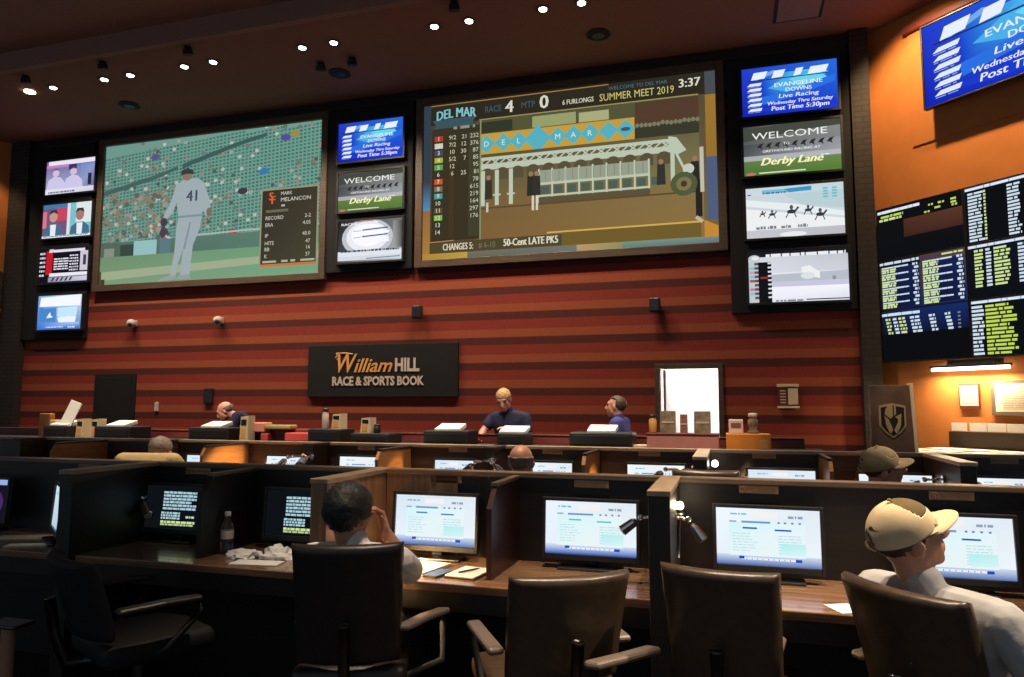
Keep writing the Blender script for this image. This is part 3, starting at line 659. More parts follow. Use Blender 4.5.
walltv('left column television showing a pale blue web page, lowest', -12.62, -11.55, 2.92, 3.57, pic_blueweb)
walltv('middle column television with blue EVANGELINE DOWNS page, above WELCOME', -6.22, -5.02, 5.58, 6.25, pic_evangeline)
walltv('middle column television with WELCOME page over green grass', -6.20, -5.01, 4.72, 5.38, pic_welcome)
walltv('middle column television glowing white with dark lines, lowest of three', -6.18, -5.01, 3.86, 4.55, pic_glare)
walltv('right column television with blue EVANGELINE DOWNS page, left of the brick pillar', .30, 1.56, 5.61, 6.32, pic_evangeline)
walltv('right column television with WELCOME page, right of the starting gate screen', .30, 1.57, 4.74, 5.46, pic_welcome)
walltv('right column television showing horses racing on a pale track', .31, 1.58, 3.84, 4.56, pic_horses)
walltv('right column television showing a pale race with red list at left, lowest', .32, 1.60, 2.93, 3.64, pic_racecard)

# ------------------------------------------------------------------ right angled wall
tl = tv('television', 'large tilted blue EVANGELINE DOWNS television high on the orange wall', 'television', RW(1.86, 5.70, .26), 2.10, 1.04, pic_evangeline(2.10, 1.04), RZ, 0, .02, .06)
b = nb(); box(b, -.5, .5, .06, .11, -.12, .12, .01); box(b, -.08, .08, .1, .25, -.1, .1, .01); obj('wall_mount', b, BLACKM, tl)
b = nb(); box(b, -1.35, 1.35, -.03, .05, -.045, .045, .008); o = obj('wall_rail', b, MAROON, None, RW(1.78, 6.40, .06), RZ); tag(o, 'dark horizontal rail on the orange wall above the blue television', 'rail')
b = nb(); box(b, -1.05, 1.05, 0, .018, -.77, .77, .005); o = obj('wall_panel', b, ORANGEW, None, RW(1.52, 5.61, .019), RZ); tag(o, 'flat orange panel on the orange wall behind the blue television', 'panel')

def board(name, label, s0, s1, z0, z1, fn, grp):
    w, h = s1-s0, z1-z0
    return tv(name, label, 'odds board', RW((s0+s1)/2, (z0+z1)/2, .09), w, h, fn(w, h), RZ, 0, .012, .07, grp)
LG, WH, YG, RD_ = (206, 226, 150), (206, 222, 236), (190, 214, 90), (216, 90, 110)
def bd_dark(w, h):
    p = Pic(w, h); p.rect(0, 0, 1, 1, (16, 17, 20)); p.rect(0, .03, .52, .085, (176, 196, 220)); p.bars(.0, .06, .52, .05, (226, 234, 240), 1, .1)
    p.bars(.04, .15, .32, .045, YG, 2, .08); p.bars(.02, .215, .30, .045, LG, 3, .08)
    for x, y in ((.62, .12), (.73, .12), (.87, .11), (.69, .20), (.87, .17), (.88, .22), (.57, .24)): p.bars(x, y, x+.07, .035, YG, int(x*90), .05)
    p.grad(.32, .28, .99, .62, (80, 46, 36), (90, 56, 42), (70, 40, 32), (60, 36, 30)); p.grad(0, .62, 1, 1, (16, 17, 20), (18, 18, 22), (14, 15, 18), (14, 15, 18))
    return p
def bd_cols(w, h, cols, head=True, rows=15, y0=.12, y1=.95, bg=(14, 17, 20), seed=0):
    p = Pic(w, h); p.grad(0, 0, 1, 1, bg, bg, (14, 16, 20), (14, 16, 20))
    if head: p.rect(0, .01, .70, .06, (150, 176, 216)); p.bars(.0, .035, .70, .045, (226, 232, 244), seed, .12)
    for k in range(rows):
        y = y0+(y1-y0)*k/(rows-1)
        for ci, (x0, x1, c, n) in enumerate(cols):
            if k < n: p.bars(x0, y, x1-(x1-x0)*.25*random.Random(seed*99+k*7+ci).random(), (y1-y0)/rows*.66, c, seed*50+k*11+ci, .10)
    return p
def bd_prices(w, h):
    p = Pic(w, h); p.grad(0, 0, 1, 1, (70, 52, 56), (84, 66, 70), (24, 44, 110), (16, 24, 50)); p.rect(0, 0, .49, .14, (20, 22, 30)); p.bars(.0, .05, .48, .05, WH, 1, .1); p.bars(.74, .05, .97, .035, LG, 2, .09)
    for c, x in ((0, .02), (1, .52)):
        p.grad(x, .14, x+.46, .97, (22, 30, 60), (24, 36, 84), (20, 30, 70), (16, 20, 40))
        for k in range(6):
            y = .14+.145*k; p.bars(x, y, x+.33, .03, WH, k+9*c, .12, .004); p.bars(x, y+.045, x+.18, .04, LG, k+20+9*c, .07); p.bars(x, y+.09, x+.17, .04, LG, k+40+9*c, .07); p.bars(x+.38, y+.0, x+.44, .045, WH, k+60, .05); p.bars(x+.40, y+.07, x+.45, .045, WH, k+70, .05)
    return p
def bd_low(w, h):
    p = Pic(w, h); p.grad(0, 0, 1, .55, (20, 34, 70), (24, 44, 104), (14, 17, 22), (14, 17, 20)); p.rect(0, .46, 1, 1, (12, 14, 17)); p.rect(0, .05, .46, .10, (160, 180, 220)); p.bars(0, .075, .46, .055, WH, 1, .14)
    for k in range(5):
        y = .17+.068*k
        for x, c, ww in ((.04, LG, .06), (.13, WH, .05), (.20, LG, .08), (.34, WH, .11), (.56, WH, .07), (.74, WH, .06)): p.bars(x+.008*k, y, x+ww+.008*k, .042, c, k*9+int(x*80), .05)
        p.bars(.88, y, .91, .03, (120, 130, 150), k)
    return p
G = 'odds boards on the orange wall'
board('odds_board', 'top left odds board, mostly black with a dim brown patch', -.02, 1.09, 3.42, 4.10, bd_dark, G)
board('odds_board', 'top right odds board with a red column of figures', 1.12, 2.40, 3.42, 4.10, lambda w, h: bd_cols(w, h, [(.02, .16, WH, 15), (.16, .18, LG, 15), (.36, .47, WH, 15), (.56, .61, RD_, 15), (.70, .84, WH, 15), (.86, .98, LG, 15)], seed=2), G)
board('odds_board', 'middle left odds board of two blue price lists with white lines', -.02, 1.09, 2.76, 3.40, bd_prices, G)
board('odds_board', 'middle right odds board with four columns above a blue band', 1.12, 2.40, 2.76, 3.40, lambda w, h: bd_cols(w, h, [(.05, .13, LG, 11), (.15, .20, WH, 11), (.22, .36, LG, 11), (.42, .56, WH, 11), (.68, .78, WH, 8), (.8, .95, LG, 8)], rows=14, y1=.97, bg=(18, 22, 34), seed=4), G)
board('odds_board', 'bottom left odds board, short list above an empty black half', -.02, 1.09, 2.08, 2.74, bd_low, G)
board('odds_board', 'bottom right odds board with long rows of yellow green names', 1.12, 2.40, 2.08, 2.74, lambda w, h: bd_cols(w, h, [(.0, .11, WH, 13), (.12, .38, YG, 13), (.50, .62, WH, 13), (.66, .78, WH, 5), (.80, .98, YG, 13)], rows=13, seed=6), G)
# the far end of the room mirrors it: two boards seen edge-on at the left border of the photograph
b = nb()
def LWp(s, z, off=0): return LA + Vector((-.70711, -.70711, 0))*s + Vector((.70711, -.70711, 0))*off + Vector((0, 0, z))
for k, (z0, z1, lab) in enumerate(((3.42, 4.02, 'upper odds board on the far left wall, cut by the left border'), (2.70, 3.38, 'lower odds board on the far left wall, cut by the left border'))):
    w, h = 1.5, z1-z0
    tv('odds_board', lab, 'odds board', LWp(.98, (z0+z1)/2, .09), w, h, bd_cols(w, h, [(.05, .2, LG, 10), (.3, .45, WH, 10), (.62, .75, WH, 10), (.84, .93, WH, 5)], head=False, rows=10, seed=8+k), R(45), 0, .03, .07, 'odds boards on the far left wall')

# picture light tube under the boards, notices, shelf
t = thing('picture_light', 'glowing tube light fixed under the odds boards', 'light', RW(1.10, 1.945, .0), RZ)
b = nb(); cyl(b, (-.46, -.13, 0), (.42, -.13, 0), .020, seg=12); obj('tube', b, TUBE, t)
b = nb(); tube(b, [(-.30, -.0, .07), (-.30, -.08, .07), (-.30, -.13, .02)], .012); tube(b, [(.24, 0, .07), (.24, -.08, .07), (.24, -.13, .02)], .012); box(b, -.34, .30, -.02, 0, .04, .10, .004); obj('bracket', b, STEEL, t)
b = nb(); box(b, -.48, .44, -.16, -.10, .02, .045, .004); obj('reflector', b, STEEL, t)
def notice(name, label, s0, s1, z0, z1, fr, rows, bot):
    w, h = s1-s0, z1-z0
    t = thing(name, label, 'notice', RW((s0+s1)/2, (z0+z1)/2, .015), RZ)
    b = nb(); box(b, -w/2, w/2, -.012, .013, -h/2, h/2, .004); obj('frame', b, fr, t)
    p = Pic(w*.88, h*.80, .0002); p.rect(0, 0, 1, 1, (226, 216, 200))
    for k in range(rows): p.bars(.10, .10+.8*k/(rows-1), .9, .30/rows, (150, 136, 124), k, .2)
    p.mesh('sheet', t, PRINT, (0, -.014, .03*h if bot else 0))
    return t
notice('framed_notice', 'small dark framed notice with white lettering below the tube light', .885, 1.12, 1.47, 1.77, MAROON, 8, True)
notice('framed_notice', 'wide pale notice sheet with ruled lines below the tube light', 1.245, 2.1, 1.40, 1.80, ARMW, 14, False)
t = thing('card_rack', 'dark wooden wall rack holding white cards above the paper counter', 'rack', RW(1.55, 1.0, 0), RZ)
b = nb(); box(b, -.77, .9, -.10, .0, .02, .205, .006); obj('rack_body', b, PILW, t)
for i, (a, c) in enumerate(((-.74, -.56), (-.53, -.34), (-.33, -.13), (-.12, .06), (.08, .28), (.3, .5))):
    b = nb(); box(b, a, c, -.085, -.078, .21, .305, .002); o = obj('card', b, PAPER, None, RW(1.55, 1.0, 0), RZ)
    tag(o, '%s white card from the left in the wall rack' % ORD[i], 'card', 'cards in the wall rack')

# ------------------------------------------------------------------ sign on the striped wall
sx0, sx1, sz0, sz1 = -6.65, -4.0, 1.635, 2.48
sw, sh = sx1-sx0, sz1-sz0
t = thing('wall_sign', 'long black sign reading WilliamHILL RACE & SPORTS BOOK', 'sign', ((sx0+sx1)/2, WY-.04, (sz0+sz1)/2))
b = nb(); box(b, -sw/2, sw/2, -.02, .04, -sh/2, sh/2, .006); obj('sign_board', b, BLACKM, t)
def letters(name, parent, items, m, y=-.022, d=.012):
    b = nb()
    for (s, x, z, h, bold, shear, width, rise) in items:
        V, F, x0, x1 = text_tris(s, bold, shear); k = h/.70; kx = width/(x1-x0) if width else k
        vs = [b.verts.new((x+(vx-x0)*kx, y, z+vy*k+rise*(vx-x0)/(x1-x0))) for vx, vy in V]
        for f in F:
            try: b.faces.new([vs[i] for i in f])
            except ValueError: pass
    g = bmesh.ops.extrude_face_region(b, geom=b.faces[:])
    for v in [v for v in g['geom'] if isinstance(v, bmesh.types.BMVert)]: v.co.y -= d
    bmesh.ops.recalc_face_normals(b, faces=b.faces[:])
    return obj(name, b, m, parent)
o = letters('script_lettering', t, [('W', -.77, -.02, .30, .012, .32, .36, 0), ('illiam', -.47, -.02, .22, .012, .36, .68, 0)], GOLD); o['label'] = 'slanted gold lettering William'
b2 = nb()
o = letters('block_lettering', t, [('HILL', .26, -.01, .20, .035, 0, .42, 0), ('RACE & SPORTS BOOK', -.86, -.235, .14, .03, 0, 1.62, 0)], SILVER); b2.free(); o['label'] = 'pale block lettering HILL and RACE & SPORTS BOOK'
b = nb(); tube(b, [(-.77, -.028, .27), (-.81, -.028, .22), (-.78, -.028, .19)], .012); tube(b, [(-.80, -.028, .285), (-.62, -.028, .29), (-.5, -.028, .27)], .012); obj('flourish', b, GOLD, t)

# small things on the striped wall
def camera_ball(label, x, z, m, pos=None):
    t = thing('wall_camera', label, 'camera', (x, WY, z), 0, 'cameras and speakers on the striped wall')
    b = nb(); box(b, -.04, .04, -.05, 0, -.05, .06, .01); obj('bracket', b, m, t)
    b = nb(); ell(b, (0, -.11, 0), (.075, .085, .075)); obj('housing', b, m, t, smooth=True)
    b = nb(); ell(b, (.035, -.17, -.03), (.04, .03, .04)); obj('lens', b, BLACKP, t, smooth=True)
CAMW = mat('camera_white', (.55, .48, .42), .4)
camera_ball('round white camera on the striped wall, nearer the left end', -10.28, 2.965, CAMW)
camera_ball('round white camera on the striped wall above the bald worker', -8.42, 2.96, CAMW)
def speaker(label, x, z):
    t = thing('wall_speaker', label, 'speaker', (x, WY, z), 0, 'cameras and speakers on the striped wall')
    b = nb(); box(b, -.03, .03, -.07, 0, -.03, .10, .006); obj('bracket', b, BLACKP, t)
    b = nb(); box(b, -.075, .075, -.21, -.07, -.10, .11, .025); obj('cabinet', b, BLACKP, t)
    b = nb(); box(b, -.055, .055, -.216, -.208, -.08, .09, .004); obj('grille', b, STEEL, t)
speaker('small black speaker on the striped wall above the black sign', -4.66, 2.96)
speaker('small black speaker on the striped wall above the bright doorway', -.97, 2.93)
b = nb(); box(b, -.13, .13, -.03, 0, -.15, .15, .006)
t = thing('wall_bulletin', 'small pale bulletin holder on the striped wall right of the bright doorway', 'notice', (.78, WY, 1.63)); obj('back_plate', b, MAROON, t)
b = nb(); box(b, .0, .125, -.04, -.03, -.11, .11, .003); obj('sheet', b, CREAM, t)
b = nb(); box(b, -.14, .14, -.05, -.025, .13, .17, .004); obj('clip_bar', b, CREAM, t)
b = nb(); box(b, -.14, .14, -.055, -.025, -.16, -.13, .004); obj('tray', b, CREAM, t)
b = nb()
for k in range(5): box(b, -.10, -.03, -.036, -.03, -.09+.04*k, -.075+.04*k)
obj('lettering', b, CREAM, t)
b = nb(); box(b, -.09, .09, -.05, 0, -.13, .13, .01); o = obj('wall_box', b, BLACKP, None, (-8.62, WY, 1.66)); tag(o, 'black box on the striped wall behind the bald worker', 'wall box')
b = nb(); box(b, -.04, .04, -.03, 0, -.08, .08, .008); o = obj('wall_plate', b, CAMW, None, (-9.72, WY, 1.47)); tag(o, 'small white plate on the striped wall right of the dark closed door', 'wall plate')

# ================================================================== STAFF COUNTER
CT = 1.09
t = thing('betting_counter', 'long dark maroon staff counter along the striped wall', 'counter', (-5.5, 7.25, 0))
b = nb(); box(b, -6.5, 6.3, -.30, .30, 0, CT-.05); obj('counter_body', b, MAROON, t)
b = nb(); box(b, -6.55, 6.35, -.36, .36, CT-.05, CT, .01); obj('countertop', b, MATS['dark_carrel_wood'], t)
t = thing('counter_ledge', 'low dark maroon ledge along the rear edge of the staff counter', 'ledge', (-5.5, 7.25, CT))
b = nb(); box(b, -6.4, 6.2, .30, .34, 0, .09, .006); obj('ledge_board', b, MAROON, t)
b = nb(); box(b, -6.4, 6.2, .285, .355, .09, .10, .004); obj('ledge_cap', b, MAROON, t)
def on_counter(px, Y): p = at(px, 437, Y); return p.x
# betting terminals: black body, tilted screen back, lit white ticket tray on top
def terminal(label, px, w=.50, Y=7.20, tray=True, h=.15):
    t = thing('betting_terminal', label, 'terminal', (on_counter(px, Y), Y, CT), 0, 'terminals on the staff counter')
    b = nb(); box(b, -w/2, w/2, -.16, .18, 0, h, .015); obj('body', b, BLACKP, t)
    b = nb(); box(b, -w/2+.03, w/2-.03, -.168, -.158, .03, h-.03, .004); obj('front_grille', b, BLACKM, t)
    if tray:
        b = nb(); box(b, -.14, .14, -.12, .10, h, h+.045, .006, Euler((R(14), 0, 0)).to_matrix()); obj('ticket_tray', b, PAPER, t)
terminal('black betting terminal with a white tray, far left end of the counter', 66, .40)
terminal('black betting terminal with a white tray below the dark closed door', 122, .55)
terminal('black betting terminal with a white tray in front of the bald worker', 217, .55)
terminal('black betting terminal below the black sign, carrying a jar and card box', 331, .40, tray=False)
terminal('black betting terminal below the right part of the black sign, carrying a card box', 376, .46, 7.2, False, .11)
terminal('black betting terminal with a white tray left of the blond worker', 451, .50)
terminal('black betting terminal in front of the blond worker', 515, .30, 7.25, True, .13)
terminal('black betting terminal with a white tray in front of the worker in blue', 603, .62)
# card boxes, brochures, jars
def card_box(label, px, Y, z, w=.14, h=.17, top=None):
    t = thing('card_box', label, 'card holder', (on_counter(px, Y), Y, z), R(-12), 'card boxes on the staff counter')
    b = nb(); prism(b, [(-w/2, 0), (w/2, 0), (w/2*.95, h), (-w/2*.75, h*.95)], -.05, .05); obj('holder', b, CREAM, t)
    b = nb(); box(b, -w*.30, w*.20, -.056, -.05, h*.12, h*.5); obj('label_patch', b, GOLD, t)
    b = nb(); box(b, -w*.28, w*.3, -.056, -.05, h*.62, h*.85); obj('print', b, BLACKM, t)
card_box('cream card box with orange print on the terminal under the sign', 339, 7.15, CT+.15)
card_box('cream card box with orange print on the lower terminal under the sign', 368, 7.15, CT+.11)
card_box('cream card box standing left of the dark closed door, further left of two', 83, 7.15, CT+.0, .16, .24)
card_box('cream card box standing at the left edge of the dark closed door', 98, 7.15, CT+.0, .16, .24)
card_box('tall cream card box beside the bald worker', 247, 7.15, CT+.0, .14, .29)
def jar(label, px, Y, z, h=.17, m=None):
    t = thing('jar', label, 'jar', (on_counter(px, Y), Y, z), 0, 'jars on the staff counter')
    b = nb(); lathe(b, [(.03, 0), (.038, .01), (.038, h*.7), (.028, h*.82), (.028, h*.86)]); obj('jar_body', b, m or SILVER, t, smooth=True)
    b = nb(); lathe(b, [(.032, h*.86), (.034, h*.88), (.034, h), (.028, h+.006)]); obj('lid', b, BLACKP, t, smooth=True)
jar('pale jar with dark lid on the terminal under the black sign', 325, 7.15, CT+.15, .22)
jar('small dark jar right of the lower card box under the sign', 377, 7.15, CT+.11, .09, BLACKP)
b = nb(); box(b, -.09, .09, -.008, .008, 0, .36, .003, Euler((R(-12), R(18), 0)).to_matrix()); o = obj('leaning_brochure', b, PAPER, None, (on_counter(69, 7.15), 7.15, CT+.16)); o.location.z = CT+.10
tag(o, 'white brochure leaning at a slant left of the two card boxes', 'brochure')
b = nb(); box(b, -.09, .09, -.04, .04, 0, .22, .01); o = obj('card_stack', b, CREAM, None, (on_counter(57, 7.2), 7.2, CT)); tag(o, 'yellowish card stack left of the slanted white brochure', 'card stack')
b = nb(); box(b, -.09, .09, -.04, .04, 0, .30, .01); o = obj('menu_holder', b, AMBER, None, (on_counter(46, 7.3), 7.3, CT)); tag(o, 'reddish menu holder leftmost of the things by the dark closed door', 'menu holder')
REDB = mat('red_folder', (.42, .05, .04), .5); PINKB = mat('pink_folder', (.60, .22, .16), .6); OLIV = mat('olive_folder', (.26, .20, .07), .7)
for lab, px, m, w, h, z in (('pink paper bundle right of the bald worker', 258, PINKB, .28, .11, .10), ('small red pouch right of the bald worker, under the pink bundle', 268, REDB, .10, .09, .0), ('flat olive folder right of the pink bundle', 280, OLIV, .36, .05, .135), ('red folder with a shiny lower edge beside the terminal under the sign', 302, REDB, .36, .10, .0)):
    b = nb(); box(b, -w/2, w/2, -.08, .08, 0, h, .015); o = obj('folder', b, m, None, (on_counter(px, 7.25), 7.25, CT+z)); tag(o, lab, 'folder')
b = nb(); box(b, -.45, .55, -.12, .12, 0, .135, .01); o = obj('storage_box', b, MAROON, None, (on_counter(280, 7.42), 7.42, CT)); o.location.y = 7.40; tag(o, 'low maroon box behind the folders right of the bald worker', 'box')
# pink ledge with cards before the doorway, amber box
x0, x1 = at(648, 440, 7.15).x, at(719, 440, 7.15).x
LW = x1-x0; xc = (x0+x1)/2
t = thing('display_ledge', 'long pink display box in front of the bright doorway', 'display box', (xc, 7.15, CT)); b = nb(); box(b, -LW/2, LW/2, -.12, .12, 0, .14, .006); obj('box_body', b, PINKL, t); b = nb(); box(b, -LW/2-.01, LW/2+.01, -.13, .13, .135, .15, .004); obj('box_lid', b, MAROON, t)
BRO = mat('brown_print', (.20, .15, .09), .6, noise=(18, .5)); BRO2 = mat('red_print', (.24, .09, .06), .6, noise=(18, .4))
for lab, px, w, h, m in (('leftmost brown picture card on the pink display box', 668, .15, .21, BRO), ('narrow red card in the middle of the pink display box', 684, .07, .18, BRO2), ('rightmost brown picture card on the pink display box', 702.5, .155, .21, BRO)):
    p = at(px, 430, 7.15); t = thing('picture_card', lab, 'card', (p.x, 7.15, CT+.15), 0, 'cards on the pink display box')
    b = nb(); box(b, -w/2, w/2, -.006, .006, 0, h, .002, Euler((R(-6), 0, 0)).to_matrix()); obj('card_face', b, m, t)
    b = nb(); box(b, -w/2, w/2, -.012, .05, 0, .012, .002); obj('foot', b, PAPER, t)
    b = nb(); box(b, -w*.4, w*.4, -.014, -.008, h*.45, h*.52); obj('print_line', b, SILVER, t)
jar('amber jar with a grey lid at the left end of the pink display box', 653, 7.12, CT+.15, .17, GOLD)
t = thing('amber_box', 'bright orange box on the counter right of the pink display box', 'box', (at(748, 440, 7.12).x, 7.12, CT)); b = nb(); box(b, -.195, .195, -.13, .13, 0, .155, .006); obj('box_body', b, AMBER, t); b = nb(); box(b, .10, .17, -.135, -.128, .02, .10, .003); obj('side_patch', b, GOLD, t)
t = thing('printed_tin', 'small printed tin standing on the orange box', 'tin', (at(736, 430, 7.12).x, 7.12, CT+.155)); b = nb(); box(b, -.065, .065, -.04, .04, 0, .13, .008); obj('tin_body', b, SILVER, t); b = nb(); box(b, -.045, .045, -.045, -.038, .05, .10, .006); obj('print', b, BRO2, t)
t = thing('trophy_bottle', 'round amber bottle standing on the right of the orange box', 'bottle', (at(753, 430, 7.12).x, 7.12, CT+.155)); b = nb(); lathe(b, [(.05, 0), (.05, .02), (.03, .04), (.045, .08), (.045, .12), (.025, .15)]); obj('bottle_body', b, BRO, t, smooth=True); b = nb(); lathe(b, [(.028, .15), (.04, .155), (.04, .185), (.02, .19)]); obj('stopper', b, SILVER, t, smooth=True)
b = nb(); box(b, -.018, .018, -.02, .02, 0, .14, .003); o = obj('upright_card', b, PAPER, None, (at(630.5, 437, 7.15).x, 7.15, CT)); tag(o, 'narrow white upright card right of the worker in blue', 'card')
b = nb(); box(b, -.08, .08, -.06, .06, 0, .03, .006); o = obj('napkin_stack', b, CREAM, None, (at(640, 437, 7.1).x, 7.1, CT+.10)); o.location = (at(640, 437, 7.15).x, 7.2, CT); tag(o, 'low cream paper stack left of the pink display box', 'paper stack')

# paper counter under the tube light
PC = thing('paper_counter', 'paper counter under the tube light at the orange wall', 'counter', RW(1.75, 0, 0), RZ)
b = nb(); box(b, -1.16, 1.3, -1.45, -.12, 0, .96); obj('counter_body', b, MATS['dark_carrel_wood'], PC)
b = nb(); box(b, -1.20, 1.34, -1.50, -.02, .96, 1.00, .008); obj('countertop', b, PILW, PC)
k = 0
for j in range(3):
    for i in range(5):
        s = .80+.34*i+.06*j; off = 1.25-.42*j
        b = nb(); box(b, -.14, .14, -.17, .17, 0, .008+.004*rnd(), .001)
        o = obj('race_sheet', b, PAPER, None, RW(s, 1.001, off), RZ+R(-4+8*rnd()))
        tag(o, '%s white race sheet from the left in the %s row on the paper counter' % (ORD[i], ('front', 'middle', 'rear')[j]), 'paper', 'race sheets on the paper counter')
# big flag box with the shield emblem
fp = at(897, 448, 8.0)
t = thing('emblem_stand', 'tall dark panel with a gold and black helmet shield beside the paper counter', 'stand', (fp.x-.03, 8.0, 0), R(8))
FLAGM = mat('flag_panel', (.10, .055, .030), .5, noise=(5, .35))
b = nb(); box(b, -.20, .20, 0, .05, 1.02, 1.71, .004); obj('panel', b, FLAGM, t)
b = nb(); box(b, .185, .215, -.02, .07, .98, 1.73, .004, Euler((0, R(-2), 0)).to_matrix()); obj('edge_strip', b, CREAM, t)
b = nb(); box(b, -.22, .22, -.12, .16, .96, 1.02, .01); box(b, -.18, .18, -.06, .1, 0, .97, .01); obj('base', b, BLACKM, t)
def shield(sc): return [(-.125*sc, .13*sc), (0, .155*sc), (.125*sc, .13*sc), (.125*sc, -.07*sc), (.07*sc, -.14*sc), (0, -.19*sc), (-.07*sc, -.14*sc), (-.125*sc, -.07*sc)]
EZ = 1.375
def sh(name, poly, m, y0, y1):
    b = nb(); prism(b, [(x, z+EZ) for x, z in poly], y0, y1); return obj(name, b, m, t)
EG = mat('emblem_gold', (.36, .25, .11), .5)
sh('shield_rim', shield(1.0), EG, -.010, -.001); sh('shield_field', shield(.86), BLACKM, -.016, -.009)
b = nb()
for poly in ([(-.075, .045), (-.064, .10), (-.03, .138), (.0, .152), (.0, .03), (-.02, .0)], [(-.078, .03), (-.04, -.005), (-.004, -.105), (-.028, -.15), (-.062, -.08)],
             [(.012, .148), (.03, .135), (.03, .05), (.012, .03)], [(.02, .02), (.08, .05), (.07, -.07), (.03, -.15), (.008, -.115), (.046, -.03), (.045, .0)]):
    prism(b, [(x, z+EZ) for x, z in poly], -.022, -.015)
obj('helmet_emblem', b, EG, t)

# ================================================================== CARRELS
def lamp_unit(label, pos, head_dir, power, group, spot=None, size=55, arm_from=None, big=1.0, mount=(0, .06, .01)):
    """chrome task lamp: wall rosette, short arm, cylindrical head; a real spot in the head"""
    t = thing('task_lamp', label, 'lamp', pos, 0, group)
    hd = Vector(head_dir).normalized(); a0 = Vector(arm_from or (0, .0, 0)); s = big
    h0 = a0+Vector((0, 0, 0))+hd*.03*s
    b = nb(); ell(b, a0, (.016*s, .016*s, .016*s)); cyl(b, a0, a0+Vector(mount), .008*s); obj('arm', b, CHROME, t, smooth=True)
    b = nb(); cyl(b, a0+Vector(mount)*.88, a0+Vector(mount)*1.0, .026*s); obj('rosette', b, CHROME, t)
    b = nb(); cyl(b, h0, h0+hd*.02*s, .014*s, .026*s); cyl(b, h0+hd*.02*s, h0+hd*.10*s, .026*s, .030*s, caps=True); obj('lamp_shade', b, CHROME, t)
    b = nb(); cyl(b, h0+hd*.101*s, h0+hd*.104*s, .020*s); obj('bulb', b, GLASSL, t)
    if power > 0:
        ld = bpy.data.lights.new('lamp_light', 'SPOT'); ld.energy = power; ld.color = (1, .62, .26); ld.spot_size = R(size); ld.spot_blend = .5; ld.shadow_soft_size = .02
        lo = bpy.data.objects.new('lamp_light', ld); COL.objects.link(lo)
        lo.location = Vector(pos)+h0+hd*.115*s; sd = Vector(spot or head_dir).normalized(); lo.rotation_euler = sd.to_track_quat('-Z', 'Y').to_euler()
    return t

def monitor(label, x, y, zdesk, w, h, pic, group, rz=0, zc=None, lean=-4):
    t = thing('monitor', label, 'monitor', (x, y, zdesk), rz, group)
    zc = (zc or .955)-zdesk
    rot = Euler((R(lean), 0, 0)).to_matrix()
    b = nb(); W, H_ = w/2, h/2; bz = .016
    box(b, -W-bz, W+bz, .008, .035, -H_-bz-.012, H_+bz, .008)
    for a0, a1, c0, c1 in ((-W-bz, -W, -H_-bz-.012, H_+bz), (W, W+bz, -H_-bz-.012, H_+bz), (-W, W, H_, H_+bz), (-W, W, -H_-bz-.012, -H_)): box(b, a0, a1, -.006, .012, c0, c1, .003)
    box(b, -W*.6, W*.6, .03, .07, -H_*.6, H_*.6, .02)
    for v in b.verts: v.co = rot @ v.co + Vector((0, 0, zc))
    obj('housing', b, BLACKP, t)
    s = pic.mesh('screen', t, PICT, (0, 0, zc)); s.rotation_euler = (R(lean), 0, 0); s.location = rot @ Vector((0, .006, 0))+Vector((0, 0, zc))
    b = nb(); box(b, -.03, .03, .03, .06, .01, zc-.03, .008); obj('neck', b, BLACKP, t)
    b = nb(); box(b, -.15, .15, -.05, .055, 0, .012, .005); obj('stand_base', b, STEEL if group != GM2 else BLACKP, t)
    return t

def plaque(label, x, y, z, w, group, clear=True):
    t = thing('no_smoking_plaque', label, 'plaque', (x, y, z), 0, group)
    b = nb(); box(b, -w/2, w/2, -.006, 0, -.018, .018, .002); obj('plate', b, PLQ, t)
    letters('lettering', t, [('NO SMOKING', -w*.26, -.008, .016, .0, 0, w*.68, 0)], BRO2, -.0065, .0012)
    b = nb()
    cx = -w*.38
    pts = [(cx+.012*math.cos(a), -.0085, .012*math.sin(a)) for a in [2*math.pi*i/16 for i in range(17)]]; tube(b, pts, .0018, 6); tube(b, [(cx-.008, -.0085, .008), (cx+.008, -.0085, -.008)], .0018, 6)
    obj('round_symbol', b, BRO2, t)
PLQ = mat('brass_plaque', (.34, .22, .10), .45)
PT, DK = 1.167, .74
# ---- near row
Y1 = 3.5
t = thing('carrel_partition', 'long dark partition of the near carrel row with a pale top rail', 'partition', (-1.3, Y1+.03, 0))
b = nb(); box(b, -4.9, 3.4, -.025, .03, 0, PT-.025); obj('panel', b, DARKWOOD, t)
b = nb(); box(b, -4.9, 3.4, -.035, .055, PT-.025, PT, .004); obj('top_rail', b, RAIL, t)
PAIR = [-4.84, -3.24, -1.78, -.27, 1.27]
THIN = [-4.05, -2.545, -1.02, .50, 2.02]
pl = ['at the far left of the near row', 'left of the two black text monitors in the near row', 'beside the dark-haired person in the near row', 'between the second and third lit monitors of the near row', 'right of the man in the cream cap']
for i, x in enumerate(PAIR):
    if i == 0: continue
    t = thing('carrel_pillar', 'thick wooden divider with a pale cap ' + pl[i], 'divider', (x, 0, 0), 0, 'thick dividers of the near carrel row')
    b = nb(); box(b, -.042, .042, 2.91, Y1, 0, PT-.02, .003); obj('pillar_body', b, LITW if i == 2 else DARKWOOD, t)  # the lamp-lit divider gets its light through a warmer, lighter colour
    b = nb(); box(b, -.046, .046, 2.905, Y1+.06, PT-.02, PT+.002, .003); obj('pillar_cap', b, CAPW, t)
tl_ = ['at the far left border in the near row', 'between the two black text monitors in the near row', 'between the first and second lit monitors of the near row', None, None]
